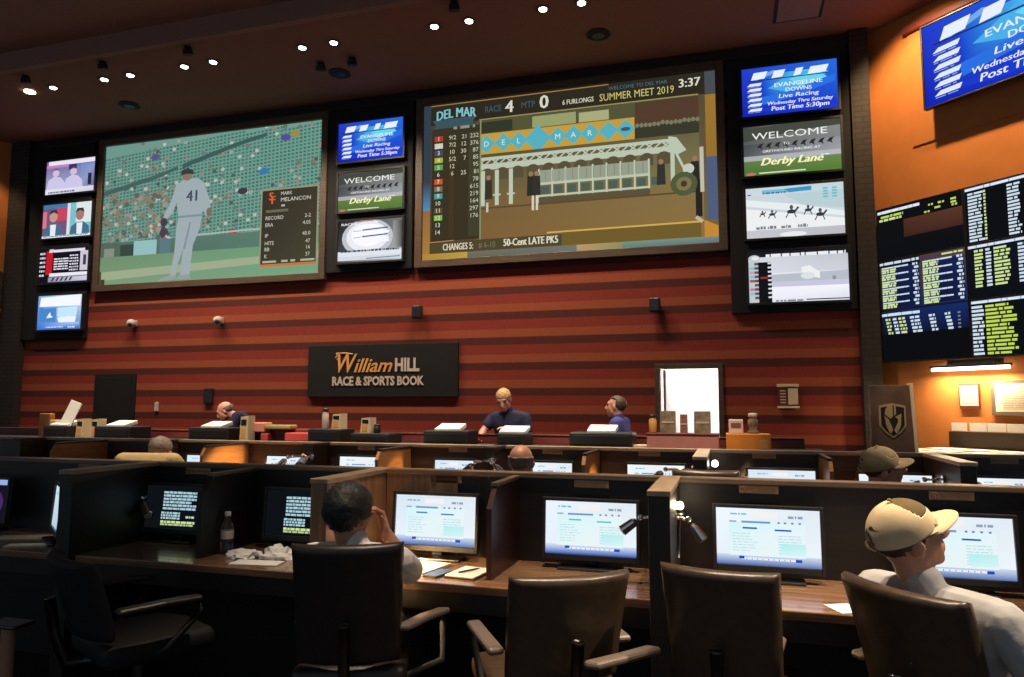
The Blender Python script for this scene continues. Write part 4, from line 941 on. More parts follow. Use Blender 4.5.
for i, x in enumerate(THIN):
    if i not in (1, 2): continue
    t = thing('carrel_divider', 'thin dark divider ' + tl_[i], 'divider', (x, 0, 0), 0, 'thin dividers of the near carrel row')
    b = nb(); prism(b, [(3.06, DK+.001), (Y1+.003, DK+.001), (Y1+.003, PT-.03), (3.14, PT-.03), (3.06, PT-.12)], -.012, .012)
    for v in b.verts: v.co = Vector((v.co.y, v.co.x, v.co.z))
    bmesh.ops.recalc_face_normals(b, faces=b.faces[:]); obj('divider_panel', b, DARKMAR if i == 2 else DARKWOOD, t)
    b = nb(); box(b, -.016, .016, 3.13, Y1, PT-.03, PT-.012, .003); obj('edge_trim', b, RAIL, t)
edges = [(-4.9, -3.282, 'desk of the near row at the far left border'), (-3.198, -1.822, 'desk of the near row under the two black text monitors'), (-1.738, -.312, 'desk of the near row under the first two lit monitors'), (-.228, 1.228, 'desk of the near row in front of the man in the cream cap'), (1.312, 3.4, 'desk of the near row beyond the right border')]
for x0, x1, lab in edges[:4]:
    t = thing('carrel_desk', 'wood grained ' + lab, 'desk', ((x0+x1)/2, 0, 0), 0, 'desks of the near carrel row')
    W = (x1-x0)/2
    b = nb(); box(b, -W, W, 2.95, Y1+.004, DK-.035, DK, .004); obj('desktop', b, DESKW, t)
    b = nb(); box(b, -W, W, 2.965, 2.99, DK-.12, DK-.035, .003); obj('apron', b, DARKWOOD, t)
b = nb(); box(b, -.20, .20, 0, .006, -.215, .215, .002); o = obj('lit_panel', b, LITW, None, (-1.535, Y1-.003, DK+.215));  # stands in for the lamp-lit strip of partition, light put into its colour
tag(o, 'striped wood panel in a lamp-lit colour behind the leftmost lit monitor', 'panel')
o.location.y = Y1-.002
GM = 'monitors of the near carrel row'; GM2 = 'monitors of the far carrel row'
PW, PH = .43, .242
monitor('leftmost of the four lit monitors in the near row', -1.42, 3.40, DK, PW, PH, pic_betting(PW, PH, 0), GM, zc=.928)
monitor('second lit monitor of the near row, left of the thick capped divider', -.635, 3.40, DK, PW, PH, pic_betting(PW, PH, 1), GM, zc=.928)
monitor('third lit monitor of the near row, right of the thick capped divider', .15, 3.40, DK, PW, PH, pic_betting(PW, PH, 2), GM, zc=.928)
monitor('lit monitor half hidden behind the man in the cream cap', .87, 3.40, DK, PW, PH, pic_betting(PW, PH, 2), GM, zc=.928)
monitor('black monitor with pale lettering left of the dark-haired person', -2.20, 3.40, DK, .40, .235, pic_racetext(.40, .235), GM, zc=.928)
monitor('black monitor with pale lettering, further left, beside the chrome lamp', -3.00, 3.40, DK, .40, .235, pic_racetext(.40, .235), GM, zc=.928)
monitor('monitor turned almost edge-on showing a white sliver', -3.62, 3.20, DK, .36, .23, pic_white(.36, .23), GM, R(-36), zc=.928)
monitor('dark purple monitor cut by the left border', -4.40, 3.38, DK, .36, .23, pic_purple(.36, .23), GM, zc=.928)
GP = 'plaques on the near partition'
for x, lab in ((-3.72, 'plaque on the near partition at the left border'), (-2.93, 'plaque on the near partition above the further left black text monitor'), (-1.40, 'plaque on the near partition above the leftmost lit monitor'), (-.645, 'plaque on the near partition above the second lit monitor'), (.122, 'plaque on the near partition above the third lit monitor'), (.895, 'bright NO SMOKING plaque right of the cream cap')):
    plaque(lab if 'bright' in lab else 'small ' + lab, x, Y1+.004, 1.122, .17, GP)
GL = 'chrome lamps of the near carrel row'
lamp_unit('chrome lamp left of the thick capped divider in the near row', (-.375, 3.20, 1.02), (-.75, -.25, -.55), 1.2, GL, (-.8, -.3, -.7), 75, big=.78, mount=(.062, .0, .004))
lamp_unit('chrome lamp right of the thick capped divider in the near row', (-.175, 3.20, 1.02), (.55, -.15, -.75), 1.2, GL, (.5, -.5, -.8), 75, big=.78, mount=(-.052, 0, .004))
lamp_unit('chrome lamp on the dark partition at the left of the near row', (-3.20, 3.38, .975), (.5, -.25, -.55), 0, GL)
lamp_unit('chrome lamp hidden beside the dark-haired person, lighting the papers', (-1.69, 2.96, 1.06), (.3, .15, -.85), 48, GL, (.6, .25, -.75), 120, mount=(-.045, 0, .004))
# bare bulb with its holder between the two lamps
t = thing('bare_bulb', 'small bright bulb above the right chrome lamp of the thick divider', 'bulb', (-.215, 3.28, 1.065)); b = nb(); ell(b, (0, 0, 0), (.017, .017, .019)); obj('glass', b, LAMPON, t, smooth=True); b = nb(); cyl(b, (0, .0, -.03), (0, 0, -.012), .012); cyl(b, (0, 0, -.06), (0, 0, -.03), .018); tube(b, [(0, 0, -.05), (-.006, .0, -.10), (-.008, 0, -.16), (-.01, .0, -.22)], .007); obj('holder', b, STEEL, t, smooth=True)
bl = bpy.data.lights.new('bulb_light', 'POINT'); bl.energy = .5; bl.color = (1, .75, .45); bl.shadow_soft_size = .02; bo = bpy.data.objects.new('bulb_light', bl); COL.objects.link(bo); bo.location = (-.19, 3.25, 1.075)
# things on the near desks
def sheet(label, x, y, rz, w, d, h, m, group, name='paper_sheet', cat='paper'):
    b = nb(); box(b, -w/2, w/2, -d/2, d/2, 0, h, .0008); o = obj(name, b, m, None, (x, y, DK+.0005), rz); return tag(o, label, cat, group)
t = sheet('pile of white papers lit by the lamp below the leftmost lit monitor', -1.455, 3.19, R(-10), .30, .24, .012, PAPER, None, 'paper_pile')
t = thing('smartphone', 'phone with a bluish screen lying between the papers and the notebook', 'phone', (-1.275, 3.10, DK), R(-12)); b = nb(); box(b, -.036, .036, -.072, .072, 0, .009, .004); obj('phone_body', b, BLACKP, t); b = nb(); box(b, -.033, .033, -.066, .066, .009, .0098); obj('phone_glass', b, mat('phone_glass', (.10, .16, .28), .08), t)
t = thing('notebook', 'open notebook of pale pages beside the thin maroon divider', 'notebook', (-1.14, 3.14, DK), R(-8)); b = nb(); box(b, -.075, .075, -.10, .10, 0, .006, .002); obj('cover', b, BLACKP, t); b = nb(); box(b, -.072, .072, -.097, .097, .006, .014, .003); obj('pages', b, PAPER, t)
t = thing('pen', 'dark pen lying on the pale notebook', 'pen', (-1.14, 3.14, DK+.0155), R(-30)); b = nb(); cyl(b, (0, -.06, .004), (0, .045, .004), .004); obj('pen_body', b, BLACKP, t); b = nb(); cyl(b, (0, .045, .004), (0, .065, .004), .0042, .001); obj('pen_tip', b, STEEL, t)
sheet('small white paper corner on the desk left of the grey shirted man', .40, 3.03, R(25), .10, .12, .004, PAPER, None, 'paper_slip')
sheet('pale paper on the far left desk, further from the front edge', -3.80, 3.28, R(20), .50, .10, .006, CREAM, None)
sheet('pale paper at the front of the far left desk', -3.62, 3.09, R(25), .30, .07, .006, CREAM, None)
# crumpled napkins and the plastic bottle
def crumple(label, x, y, s, seed):
    r = random.Random(seed); b = nb(); bmesh.ops.create_icosphere(b, subdivisions=3, radius=1)
    for v in b.verts:
        k = .75+.5*r.random(); v.co = Vector((v.co.x*s[0]*k, v.co.y*s[1]*k, max(-.0, v.co.z*s[2]*k)+.001))
    o = obj('crumpled_napkin', b, PAPER, None, (x, y, DK)); return tag(o, label, 'napkin', 'napkins on the desk by the bottle')
crumple('crumpled white napkin at the foot of the clear bottle', -2.36, 3.17, (.09, .07, .035), 1)
crumple('crumpled white napkin right of the clear bottle, touching the chair back', -2.17, 3.19, (.08, .06, .06), 2)
sheet('flat white paper between the napkins and the chair back', -2.20, 3.06, R(8), .24, .10, .004, PAPER, None)
t = thing('water_bottle', 'clear plastic water bottle standing beside the crumpled napkins', 'bottle', (-2.50, 3.22, DK)); b = nb(); lathe(b, [(.026, 0), (.032, .006), (.032, .05), (.029, .06), (.032, .07), (.032, .12), (.028, .14), (.014, .175), (.013, .19)]); obj('bottle_body', b, GLASS, t, smooth=True); b = nb(); lathe(b, [(.015, .19), (.016, .192), (.016, .208), (.014, .21)]); obj('bottle_cap', b, PAPER, t); b = nb(); lathe(b, [(.0325, .075), (.0328, .076), (.0328, .115), (.0325, .116)]); obj('bottle_label', b, SILVER, t)

# ---- far row
Y2, PT2, DK2 = 5.55, 1.182, .75
t = thing('carrel_partition', 'long dark partition of the far carrel row, before the staff counter', 'partition', (-3, Y2+.03, 0))
b = nb(); box(b, -6.0, 7.0, -.025, .03, 0, PT2-.025); obj('panel', b, PILW, t)
b = nb(); box(b, -6.0, 7.0, -.035, .055, PT2-.025, PT2, .004); obj('top_rail', b, RAIL2, t)
PAIR2 = [-6.5, -4.92, -3.34, -1.76, -.18, 1.30]; THIN2 = [-5.71, -4.13, -2.55, -.97, .61, 2.1]
lp = ['at the far left of the far row', 'behind the man in the tan shirt in the far row', 'left of the round lit lamp in the far row', 'behind the bald seated person', 'with the white cap below the pink display box', 'below the left end of the paper counter']
for i, x in enumerate(PAIR2):
    t = thing('carrel_pillar', 'thick wooden divider ' + lp[i], 'divider', (x, 0, 0), 0, 'thick dividers of the far carrel row')
    yf = 4.72 if i >= 4 else 5.28
    b = nb(); box(b, -.042, .042, yf, Y2, 0, PT2-.02, .003); obj('pillar_body', b, PILW, t)
    b = nb(); box(b, -.046, .046, yf-.01, Y2+.06, PT2-.02, PT2+.002, .003); obj('pillar_cap', b, CAPL if i >= 4 else PILW, t)
lt = ['at the far left end of the far row', 'with a yellow lit side in the far row, under the bald worker', 'with a reddish lit side in the far row, under the black sign', 'with an orange lit side right of the bald seated person', 'with a narrow orange lit side left of the khaki cap', 'beyond the right border in the far row']
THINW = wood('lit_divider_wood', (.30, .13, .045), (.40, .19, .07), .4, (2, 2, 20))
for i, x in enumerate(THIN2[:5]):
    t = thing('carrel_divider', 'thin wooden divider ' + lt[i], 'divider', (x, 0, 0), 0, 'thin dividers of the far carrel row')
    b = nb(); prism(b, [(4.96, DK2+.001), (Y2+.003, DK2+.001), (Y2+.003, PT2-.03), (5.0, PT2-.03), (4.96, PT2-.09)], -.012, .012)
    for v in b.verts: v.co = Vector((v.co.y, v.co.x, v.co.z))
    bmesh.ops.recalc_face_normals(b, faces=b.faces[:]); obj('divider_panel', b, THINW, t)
    b = nb(); box(b, -.016, .016, 5.0, Y2, PT2-.03, PT2-.012, .003); obj('edge_trim', b, PILW, t)
al = PAIR2+[2.9]
for i in range(len(al)-1):
    x0, x1 = al[i]+.042, al[i+1]-.042; W = (x1-x0)/2
    t = thing('carrel_desk', 'far row desk between dividers, %s from the left' % ORD[i], 'desk', ((x0+x1)/2, 0, 0), 0, 'desks of the far carrel row')
    b = nb(); box(b, -W, W, 4.80, Y2+.004, DK2-.035, DK2, .004); obj('desktop', b, DESKW, t)
    b = nb(); box(b, -W, W, 4.815, 4.84, DK2-.12, DK2-.035, .003); obj('apron', b, DARKWOOD, t)
GM2 = 'monitors of the far carrel row'
w2, h2 = .44, .27
for i, (px0, px1, lab) in enumerate(((186, 222, 'behind the man in the tan shirt'), (266, 300, 'left of the round lit lamp'), (339, 388, 'right of the round lit lamp'), (434.5, 473, 'left of the bald seated person'), (534, 570, 'right of the bald seated person'), (627, 684, 'right of the orange lit divider'), (747.5, 814.5, 'left of the khaki cap'), (858, 931, 'hidden partly by the khaki cap'), (978, 1028, 'at the right border'))):
    x = at((px0+px1)/2, 462, 5.27).x; ww = at(px1, 462, 5.27).x-at(px0, 462, 5.27).x
    top = [455, 456, 456.5, 460, 462.5, 464.5, 469.5, 474, 478][i]; zt = at(px0, top, 5.27).z
    monitor('lit far row monitor ' + lab, x, 5.27, DK2, max(ww, .30), .25, pic_betting(max(ww, .30), .25, i), GM2, zc=zt-.125, lean=-3)
GP2 = 'plaques on the far partition'
for x, lab in ((-2.12, 'above the monitor left of the bald seated person'), (-1.33, 'right of the bald head'), (-.58, 'above the monitor right of the orange lit divider'), (.237, 'above the monitor left of the khaki cap'), (1.74, 'at the right border'), (-2.95, 'under the black sign')):
    plaque('dim plaque on the far partition ' + lab, x, Y2+.004, 1.14, .16, GP2)
GL2 = 'chrome lamps of the far carrel row'
lamp_unit('chrome lamp left of the white capped divider in the far row', (-.42, 5.05, 1.07), (-.7, .1, -.6), 30, GL2, (-1, .38, -.38), 66, mount=(.195, 0, .004))
lamp_unit('chrome lamp right of the white capped divider in the far row', (-.03, 5.05, 1.06), (.6, .1, -.6), 14, GL2, (.6, .8, -.25), 90, mount=(-.105, 0, .004))
lamp_unit('chrome lamp between the bald person and its left monitor', (-1.82, 5.13, 1.08), (-.7, .1, -.6), 26, GL2, (-1, .30, -.35), 66, mount=(.05, .155, 0))
lamp_unit('chrome lamp just left of the bald head', (-1.69, 5.13, 1.08), (.6, .0, -.6), 2, GL2, (.7, .6, -.4), 90, mount=(-.05, .155, 0))
lamp_unit('round chrome lamp glinting blue under the black sign', (-3.28, 5.15, 1.075), (.3, -.9, -.3), 0, GL2, big=1.4, mount=(-.04, .13, 0))
lamp_unit('chrome lamp of the far row shining at the yellow lit divider', (-3.43, 5.13, 1.08), (-.7, .1, -.6), 45, GL2, (-1, .25, -.32), 80, mount=(.06, .155, 0))
lamp_unit('chrome lamp right of the monitor behind the khaki cap', (1.15, 5.05, 1.05), (-.7, .1, -.6), 34, GL2, (-1, .25, -.25), 66, mount=(.108, 0, .004))
lamp_unit('dim chrome lamp left of the rightmost far monitor', (1.44, 5.05, 1.03), (.5, -.3, -.5), 0, GL2, mount=(-.098, 0, .004))
t = thing('bare_bulb', 'small bright bulb beside the white capped divider in the far row', 'bulb', (-.10, 5.25, 1.10)); b = nb(); ell(b, (0, 0, 0), (.022, .022, .025)); obj('glass', b, LAMPON, t, smooth=True); b = nb(); cyl(b, (0, .0, -.05), (0, 0, -.015), .014); obj('holder', b, STEEL, t)

# ================================================================== CHAIRS
def chair(label, x, y, deg, m, top=.95, w=.44, arms=((-1, 1)), arm_pts=None, lean=.10, group='swivel chairs of the near row', am=None):
    t = thing('swivel_chair', label, 'chair', (x, y, 0), R(deg), group)
    # backrest: padded slab, leaning back, slightly hollow
    b = nb(); n = 10; mrows = 10
    h0 = .52; th = .075
    def pt(u, v, side):
        xx = (u-.5)*w*(1-.06*(1-v)); z = h0+(top-h0)*v; yy = -.22-lean*v**1.3 - .05*(1-(2*u-1)**2)+.025
        r = min(1, (min(u, 1-u)*w)/.03, (min(v, 1-v)*(top-h0))/.03); e = math.sqrt(max(0, 1-(1-r)**2))
        return Vector((xx, yy+(side*th/2)*e, z))
    us = [0, .015, .04, .08, .2, .35, .5, .65, .8, .92, .96, .985, 1]; vs_ = us
    G = {}
    for s_ in (-1, 1):
        for i, u in enumerate(us):
            for j, v in enumerate(vs_): G[s_, i, j] = b.verts.new(pt(u, v, s_))
        for i in range(len(us)-1):
            for j in range(len(vs_)-1):
                q = (G[s_, i, j], G[s_, i+1, j], G[s_, i+1, j+1], G[s_, i, j+1]); b.faces.new(q if s_ > 0 else q[::-1])
    bmesh.ops.remove_doubles(b, verts=b.verts[:], dist=.0005); bmesh.ops.recalc_face_normals(b, faces=b.faces[:])
    obj('backrest', b, m, t, smooth=True)
    b = nb(); box(b, -w/2-.01, w/2+.01, -.22, .25, .40, .50, .04, seg=4); obj('seat', b, m, t, smooth=True)
    b = nb(); tube(b, [(0, -.15, .40), (0, -.30, .42), (0, -.345, .55), (0, -.37, .70)], .022); obj('back_bar', b, STEEL, t, smooth=True)
    P = arm_pts or [[(sx*.275, -.19, .655), (sx*.285, -.02, .66), (sx*.28, .13, .655)] for sx in arms]
    for pts in P:
        a = nb(); pts = [Vector(q) for q in pts]
        for i in range(len(pts)-1):
            hull = []
            for q in (pts[i], pts[i+1]):
                for dx in (-.016, .016): hull += sphere_pts(q+Vector((dx, 0, 0)), .014)
            hullpts(a, hull)
        ar = obj('armrest', a, am or ARMW, t, smooth=False)
        a = nb(); q0, q1 = pts[0], pts[-1]; sx = 1 if q0.x > 0 else -1
        tube(a, [q1+Vector((0, .0, -.012)), q1+Vector((0, .02, -.05)), Vector((q1.x, (q0.y+q1.y)/2+.04, .47)), Vector((sx*.18, (q0.y+q1.y)/2, .41))], .014); obj('arm_bracket', a, BLACKM, ar, smooth=True)
    b = nb(); cyl(b, (0, 0, .10), (0, 0, .40), .03); obj('column', b, STEEL, t)
    for k in range(5):
        a = 2*math.pi*k/5+.3; b = nb(); c = Vector((math.cos(a), math.sin(a), 0)); hull_spheres(b, [((0, 0, .11), .03), (c*.225+Vector((0, 0, .075)), .018)])
        f = obj('base_leg', b, BLACKM, t); b = nb(); cc = c*.225; cyl(b, cc+Vector((-.012, 0, .03)), cc+Vector((.012, 0, .03)), .029); obj('caster', b, BLACKP, f)
    return t
chair('black chair of the dark-haired person, seen from behind', -1.50, 2.76, 22, BLKLEATH, .985, .42, arm_pts=[[(.21, -.216, .645), (.29, -.10, .65), (.36, .0, .645)], [(-.19, -.14, .655), (-.19, .10, .655)]])
chair('dark chair turned left before the second lit monitor, tan top edge', -.71, 2.80, 33, LEATHER, .915, .45, arm_pts=[[(sx*.245, -.20, .64), (sx*.25, -.02, .645), (sx*.245, .13, .64)] for sx in (-1, 1)])
chair('brown chair before the thick capped divider, broad tan top edge', 0.0, 2.90, -9, LEATHER, .955, .40, lean=.10, arm_pts=[[(-.24, -.27, .64), (-.30, -.40, .645), (-.375, -.52, .645)], [(.15, -.12, .64), (.15, .04, .64)]])
chair('dark chair of the man in the cream cap, tan top edge', .73, 2.69, -50, LEATHER, .96, .42, lean=.12)
chair('empty chair at the left, coloured black for the shade there, only its two arms faintly visible', -2.57, 2.74, -26, BLACKM, .86, .44, am=BLKLEATH)  # black back and arms put the shade of the dark left into the colour
t = thing('post_stand', 'slim brown post with a flat grey top at the lower left border', 'post', (-3.02, 2.47, 0)); b = nb(); cyl(b, (0, 0, .01), (0, 0, .545), .028, seg=18); obj('post', b, mat('copper_post', (.36, .17, .10), .4), t, smooth=False); b = nb(); box(b, -.09, .09, -.055, .055, .545, .56, .006); obj('top_plate', b, STEEL, t); b = nb(); lathe(b, [(.14, 0), (.14, .008), (.03, .02), (.028, .022)]); obj('base', b, STEEL, t)
for lab, x, y, d in (('brown chair top peeking over the near partition by the far row lamps', -.13, 4.42, 0), ('chair of the bald seated person, behind the near partition', -1.31, 4.42, 0), ('chair of the man in the tan shirt, behind the near partition', -4.2, 4.30, 10), ('chair of the man in the khaki cap, behind the near partition', .74, 4.40, -25)):
    chair(lab, x, y, d, LEATHER, 1.155 if 'peeking' in lab else .95, .36 if 'peeking' in lab else .44, group='swivel chairs of the far row')

# ================================================================== PEOPLE
V3 = Vector
def head_geo(bm, c, Rm, s=1.0):
    T = lambda p: V3(c)+Rm @ (V3(p)*s)
    ell(bm, T((0, -.015, .035)), (.075*s, .094*s, .084*s), Rm, 24, 16)
    hull_spheres(bm, [(T((0, .040, .03)), .052*s), (T((.034, .052, -.012)), .027*s), (T((-.034, .052, -.012)), .027*s), (T((.036, .015, -.058)), .03*s), (T((-.036, .015, -.058)), .03*s), (T((0, .062, -.09)), .024*s), (T((0, -.03, -.02)), .06*s)])
    hull_spheres(bm, [(T((0, .093, .02)), .008*s), (T((0, .116, -.022)), .0105*s), (T((.013, .098, -.027)), .008*s), (T((-.013, .098, -.027)), .008*s)])
    hull_spheres(bm, [(T((.02, .082, -.052)), .007*s), (T((-.02, .082, -.052)), .007*s), (T((0, .092, -.05)), .008*s)])
    hull_spheres(bm, [(T((.02, .081, -.062)), .007*s), (T((-.02, .081, -.062)), .007*s), (T((0, .090, -.063)), .008*s)])
    for sx in (-1, 1):
        hull_spheres(bm, [(T((sx*.015, .086, .036)), .010*s), (T((sx*.045, .074, .036)), .011*s)])
        ell(bm, T((sx*.078, -.006, -.004)), (.011*s, .022*s, .033*s), Rm @ Euler((R(-12), 0, R(-sx*22))).to_matrix(), 12, 8)
def hand_geo(bm, wr, fwd, back, thumb_side, curl=25, s=1.0, spread=1.0):
    f = V3(fwd).normalized(); n = V3(back); n = (n-f*n.dot(f)).normalized(); sd = f.cross(n)*thumb_side; w = V3(wr)
    hull_spheres(bm, [(w, .022*s), (w+f*.03*s+sd*.022*s, .016*s), (w+f*.03*s-sd*.022*s, .016*s), (w+f*.085*s+sd*.033*s, .0125*s), (w+f*.08*s-sd*.033*s, .0125*s)])
    for i, L in enumerate((.072, .080, .075, .060)):
        p = w+f*(.086-.004*abs(i-1))*s+sd*(.033-.022*i)*s; d = (f+sd*(.10-.07*i)*spread).normalized(); a = 0; pts = [p]; rs = [.0095*s]
        for k, fr in enumerate((.45, .31, .24)):
            a += R(curl)*(1 if k == 0 else 1.15)
            dd = d*math.cos(a)-n*math.sin(a); pts.append(pts[-1]+dd*L*fr*s); rs.append((.0088-.0008*k)*s)
        chain(bm, pts, rs)
    p0 = w+f*.025*s+sd*.028*s; p1 = p0+(f*.6+sd*.75-n*.15).normalized()*.042*s; p2 = p1+(f*.9+sd*.35-n*.3).normalized()*.03*s
    chain(bm, [p0, p1, p2], [.014*s, .0105*s, .0085*s])
def torso_geo(bm, J, g=0.0, low=True):
    px = lambda p, d: V3(p)+J['side']*d
    k = J.get('bulk', 1.0)
    if low: hull_spheres(bm, [(J['hipL'], .085+g), (J['hipR'], .085+g), (px(J['waist'], .065*k), .088*k+g), (px(J['waist'], -.065*k), .088*k+g)])
    hull_spheres(bm, [(px(J['waist'], .065*k), .088*k+g), (px(J['waist'], -.065*k), .088*k+g), (px(J['chest'], .085*k), .10*k+g), (px(J['chest'], -.085*k), .10*k+g)])
    c = V3(J['chest']); nk = V3(J['neck'])
    hull_spheres(bm, [(px(c, .085*k), .10*k+g), (px(c, -.085*k), .10*k+g), (V3(J['shL'])*.9+nk*.1, .052+g), (V3(J['shR'])*.9+nk*.1, .052+g), (nk-(nk-c).normalized()*.045, .055+g)])
def person(label, loc, rz, J, skin, shirt, trousers=JEAN, vox=.008, hair=None, glasses=False, hair_s=1.0, cap_=None, headR=None, sleeves=.62, hands=None, skipfeet=False, collar=None, sc=1.0):
    J = {k: (V3(v) if isinstance(v, (tuple, list)) else v) for k, v in J.items()}
    J.setdefault('side', V3((1, 0, 0)))
    Rm = (headR or Euler((0, 0, 0))).to_matrix(); hc = J['head']
    b = nb(); torso_geo(b, J)
    cap(b, J['neck']-(J['neck']-J['chest']).normalized()*.04, hc+Rm @ V3((0, -.02, -.04)), .060, .055)
    head_geo(b, hc, Rm)
    for S in 'LR':
        chain(b, [J['sh'+S], J['el'+S], J['wr'+S]], [.054, .043, .028]); cap(b, J['el'+S]+(J['wr'+S]-J['el'+S])*.25, J['wr'+S], .045, .027)
        h = (hands or {}).get(S, {}); sg = 1 if S == 'L' else -1
        d = V3(h.get('fwd', J['wr'+S]-J['el'+S])); hand_geo(b, J['wr'+S]+d.normalized()*.01, d, h.get('back', (0, 0, 1)), h.get('thumb', sg if S == 'L' else -1), h.get('curl', 25))
        chain(b, [J['hip'+S], J['kn'+S], J['an'+S]], [.085, .060, .042]); cap(b, J['kn'+S]+(J['an'+S]-J['kn'+S])*.3, J['an'+S], .058, .04)
        cap(b, J['an'+S]-V3((0, .02, .04)), J['toe'+S], .035, .028)
    body = remesh('person', b, skin, None, vox, 4); body.location = loc; body.rotation_euler = (0, 0, rz); tag(body, label, 'person')
    # shirt
    b = nb(); torso_geo(b, J, .014)
    for S in 'LR':
        e = J['sh'+S]+(J['el'+S]-J['sh'+S])*sleeves
        chain(b, [J['sh'+S], e], [.068, .064])
        if sleeves > 1: cap(b, J['el'+S], J['el'+S]+(J['wr'+S]-J['el'+S])*.9, .058, .042)
    if collar: cap(b, J['neck']-(J['neck']-J['chest']).normalized()*.02, J['neck']+(hc-J['neck'])*.12, .070, .064)
    remesh('shirt', b, shirt, body, vox, 4)
    b = nb()
    hull_spheres(b, [(J['hipL'], .10), (J['hipR'], .10), ((J['hipL']+J['hipR'])/2+V3((0, 0, .06)), .10)])
    for S in 'LR': chain(b, [J['hip'+S], J['kn'+S], J['an'+S]], [.098, .074, .060])
    remesh('trousers', b, trousers, body, max(vox, .01), 3)
    for S in 'LR':
        b = nb(); hull_spheres(b, [(J['an'+S]-V3((0, .04, .045)), .038), (J['an'+S]-V3((0, -.02, .02)), .045), (J['toe'+S], .036)]); obj('shoe', b, SHOE, body, smooth=True)
    T = lambda p: hc+Rm @ V3(p)
    for sx in (-1, 1):
        b = nb(); ell(b, T((sx*.031, .083, .016)), (.012, .010, .0085), Rm, 10, 8); obj('eye', b, EYEM, body, smooth=True)
    if glasses:
        b = nb()
        b2 = nb()
        for sx in (-1, 1): ell(b2, T((sx*.036, .098, .014)), (.024, .004, .016), Rm @ Euler((0, 0, R(-sx*14))).to_matrix(), 14, 8)
        g_ = obj('eyeglasses', b2, EYEM, body, smooth=True); b.free(); b = nb()
        for sx in (-1, 1): tube(b, [T((sx*.079, -.005, .022)), T((sx*.074, .05, .024)), T((sx*.060, .090, .022))], .0028, 6)
        tube(b, [T((-.014, .104, .022)), T((.014, .104, .022))], .0028, 6); obj('glasses_frame', b, BLACKP, g_)
    if hair:
        style, hm = hair; b = nb(); vs = ell(b, (0, -.018, .036), (.083, .103, .092), None, 40, 28); rr = random.Random(5)
        dead = []
        for f in b.faces:
            c = f.calc_center_median(); hl = {'short': .058, 'full': .045, 'fringe': -1, 'receding': .085}[style]
            face = c.y > .02 and c.z < hl + (.05-min(.05, abs(c.x)))*(.25 if style != 'receding' else -.2)
            if style == 'receding': face = c.y > -.012 and c.z < .105-.25*abs(c.x)
            side = c.z < -.005 and c.y > -.045
            nape = c.z < (-.06 if style == 'full' else -.035)
            if style == 'fringe': kill = c.z > .045 or c.y > .0 or c.z < -.03 or (c.z < .0 and c.y > -.045)
            else: kill = face or side or nape
            if kill: dead.append(f)
        bmesh.ops.delete(b, geom=dead, context='FACES')
        for v in b.verts: v.co += v.co.normalized()*rr.uniform(-.0015, .004)*(2 if style == 'full' else 1)
        g = bmesh.ops.solidify(b, geom=b.faces[:], thickness=.012)
        for v in b.verts: v.co = T(v.co*hair_s*(.955 if cap_ else .985 if style == 'fringe' else 1))
        bmesh.ops.recalc_face_normals(b, faces=b.faces[:]); obj('hair', b, hm, body, smooth=True)
    if cap_:
        mc, mf, mb = cap_
        NA, NT = 96, 28
        def cpt(a, t, off=0):        # a round the head from the front, t from rim to top
            el = R(90)*t; sx, sy, sz = .088+off, .107+off, .090+off; q = math.cos(el)**.85
            return V3((sx*math.sin(a)*q, -.015+sy*math.cos(a)*q, .040+sz*math.sin(el)+(.10*.107*math.cos(a)-.018)*(1-t)**1.5))
        def shell(inside, off, th):
            bb = nb(); g = {}
            for i in range(NA):
                for j in range(NT+1): g[i, j] = bb.verts.new(cpt(2*math.pi*i/NA, j/NT*.995, off))
            for i in range(NA):
                a = 2*math.pi*(i+.5)/NA; a = a-2*math.pi if a > math.pi else a
                for j in range(NT):
                    if inside(a, (j+.5)/NT): bb.faces.new((g[i, j], g[(i+1) % NA, j], g[(i+1) % NA, j+1], g[i, j+1]))
            bmesh.ops.delete(bb, geom=[v for v in bb.verts if not v.link_faces], context='VERTS')
            bmesh.ops.recalc_face_normals(bb, faces=bb.faces[:]); bmesh.ops.solidify(bb, geom=bb.faces[:], thickness=th)
            for v in bb.verts: v.co = T(v.co)
            return bb
        hole = lambda a, t: abs(abs(a)-math.pi) < .42 and t < .30*math.sqrt(max(0, 1-((abs(a)-math.pi)/.42)**2))
        pan = lambda a, t: abs(a) < .70+.75*t and t > .36
        cr_ = obj('cap_crown', shell(lambda a, t: not hole(a, t) and not pan(a, t), 0, .004), mc, body, smooth=True)
        obj('front_panel', shell(pan, 0, .004), mf, cr_, smooth=True)
        b = nb(); na, nr = 18, 6; g = {}
        for up_ in (0, 1):
            for i in range(na+1):
                a = R(-62+124*i/na)
                for j in range(nr+1):
                    t_ = j/nr; ex = .075*math.cos(a*.85)*t_
                    x = .086*math.sin(a)*(1-.06*t_); y = -.015+.104*math.cos(a)+ex; z = .030+.008*math.cos(a)-t_*.006-.9*max(0, abs(x)-.02)**2*(2.0+2*t_)-.003*up_
                    g[up_, i, j] = b.verts.new(T((x, y, z)))
            for i in range(na):
                for j in range(nr):
                    q = (g[up_, i, j], g[up_, i+1, j], g[up_, i+1, j+1], g[up_, i, j+1]); b.faces.new(q if up_ else q[::-1])
        for i in range(na): b.faces.new((g[0, i, nr], g[0, i+1, nr], g[1, i+1, nr], g[1, i, nr]))
        for j in range(nr):
            b.faces.new((g[0, 0, j], g[0, 0, j+1], g[1, 0, j+1], g[1, 0, j])); b.faces.new((g[0, na, j], g[1, na, j], g[1, na, j+1], g[0, na, j+1]))
        bmesh.ops.recalc_face_normals(b, faces=b.faces[:]); obj('brim', b, mb, cr_, smooth=True)
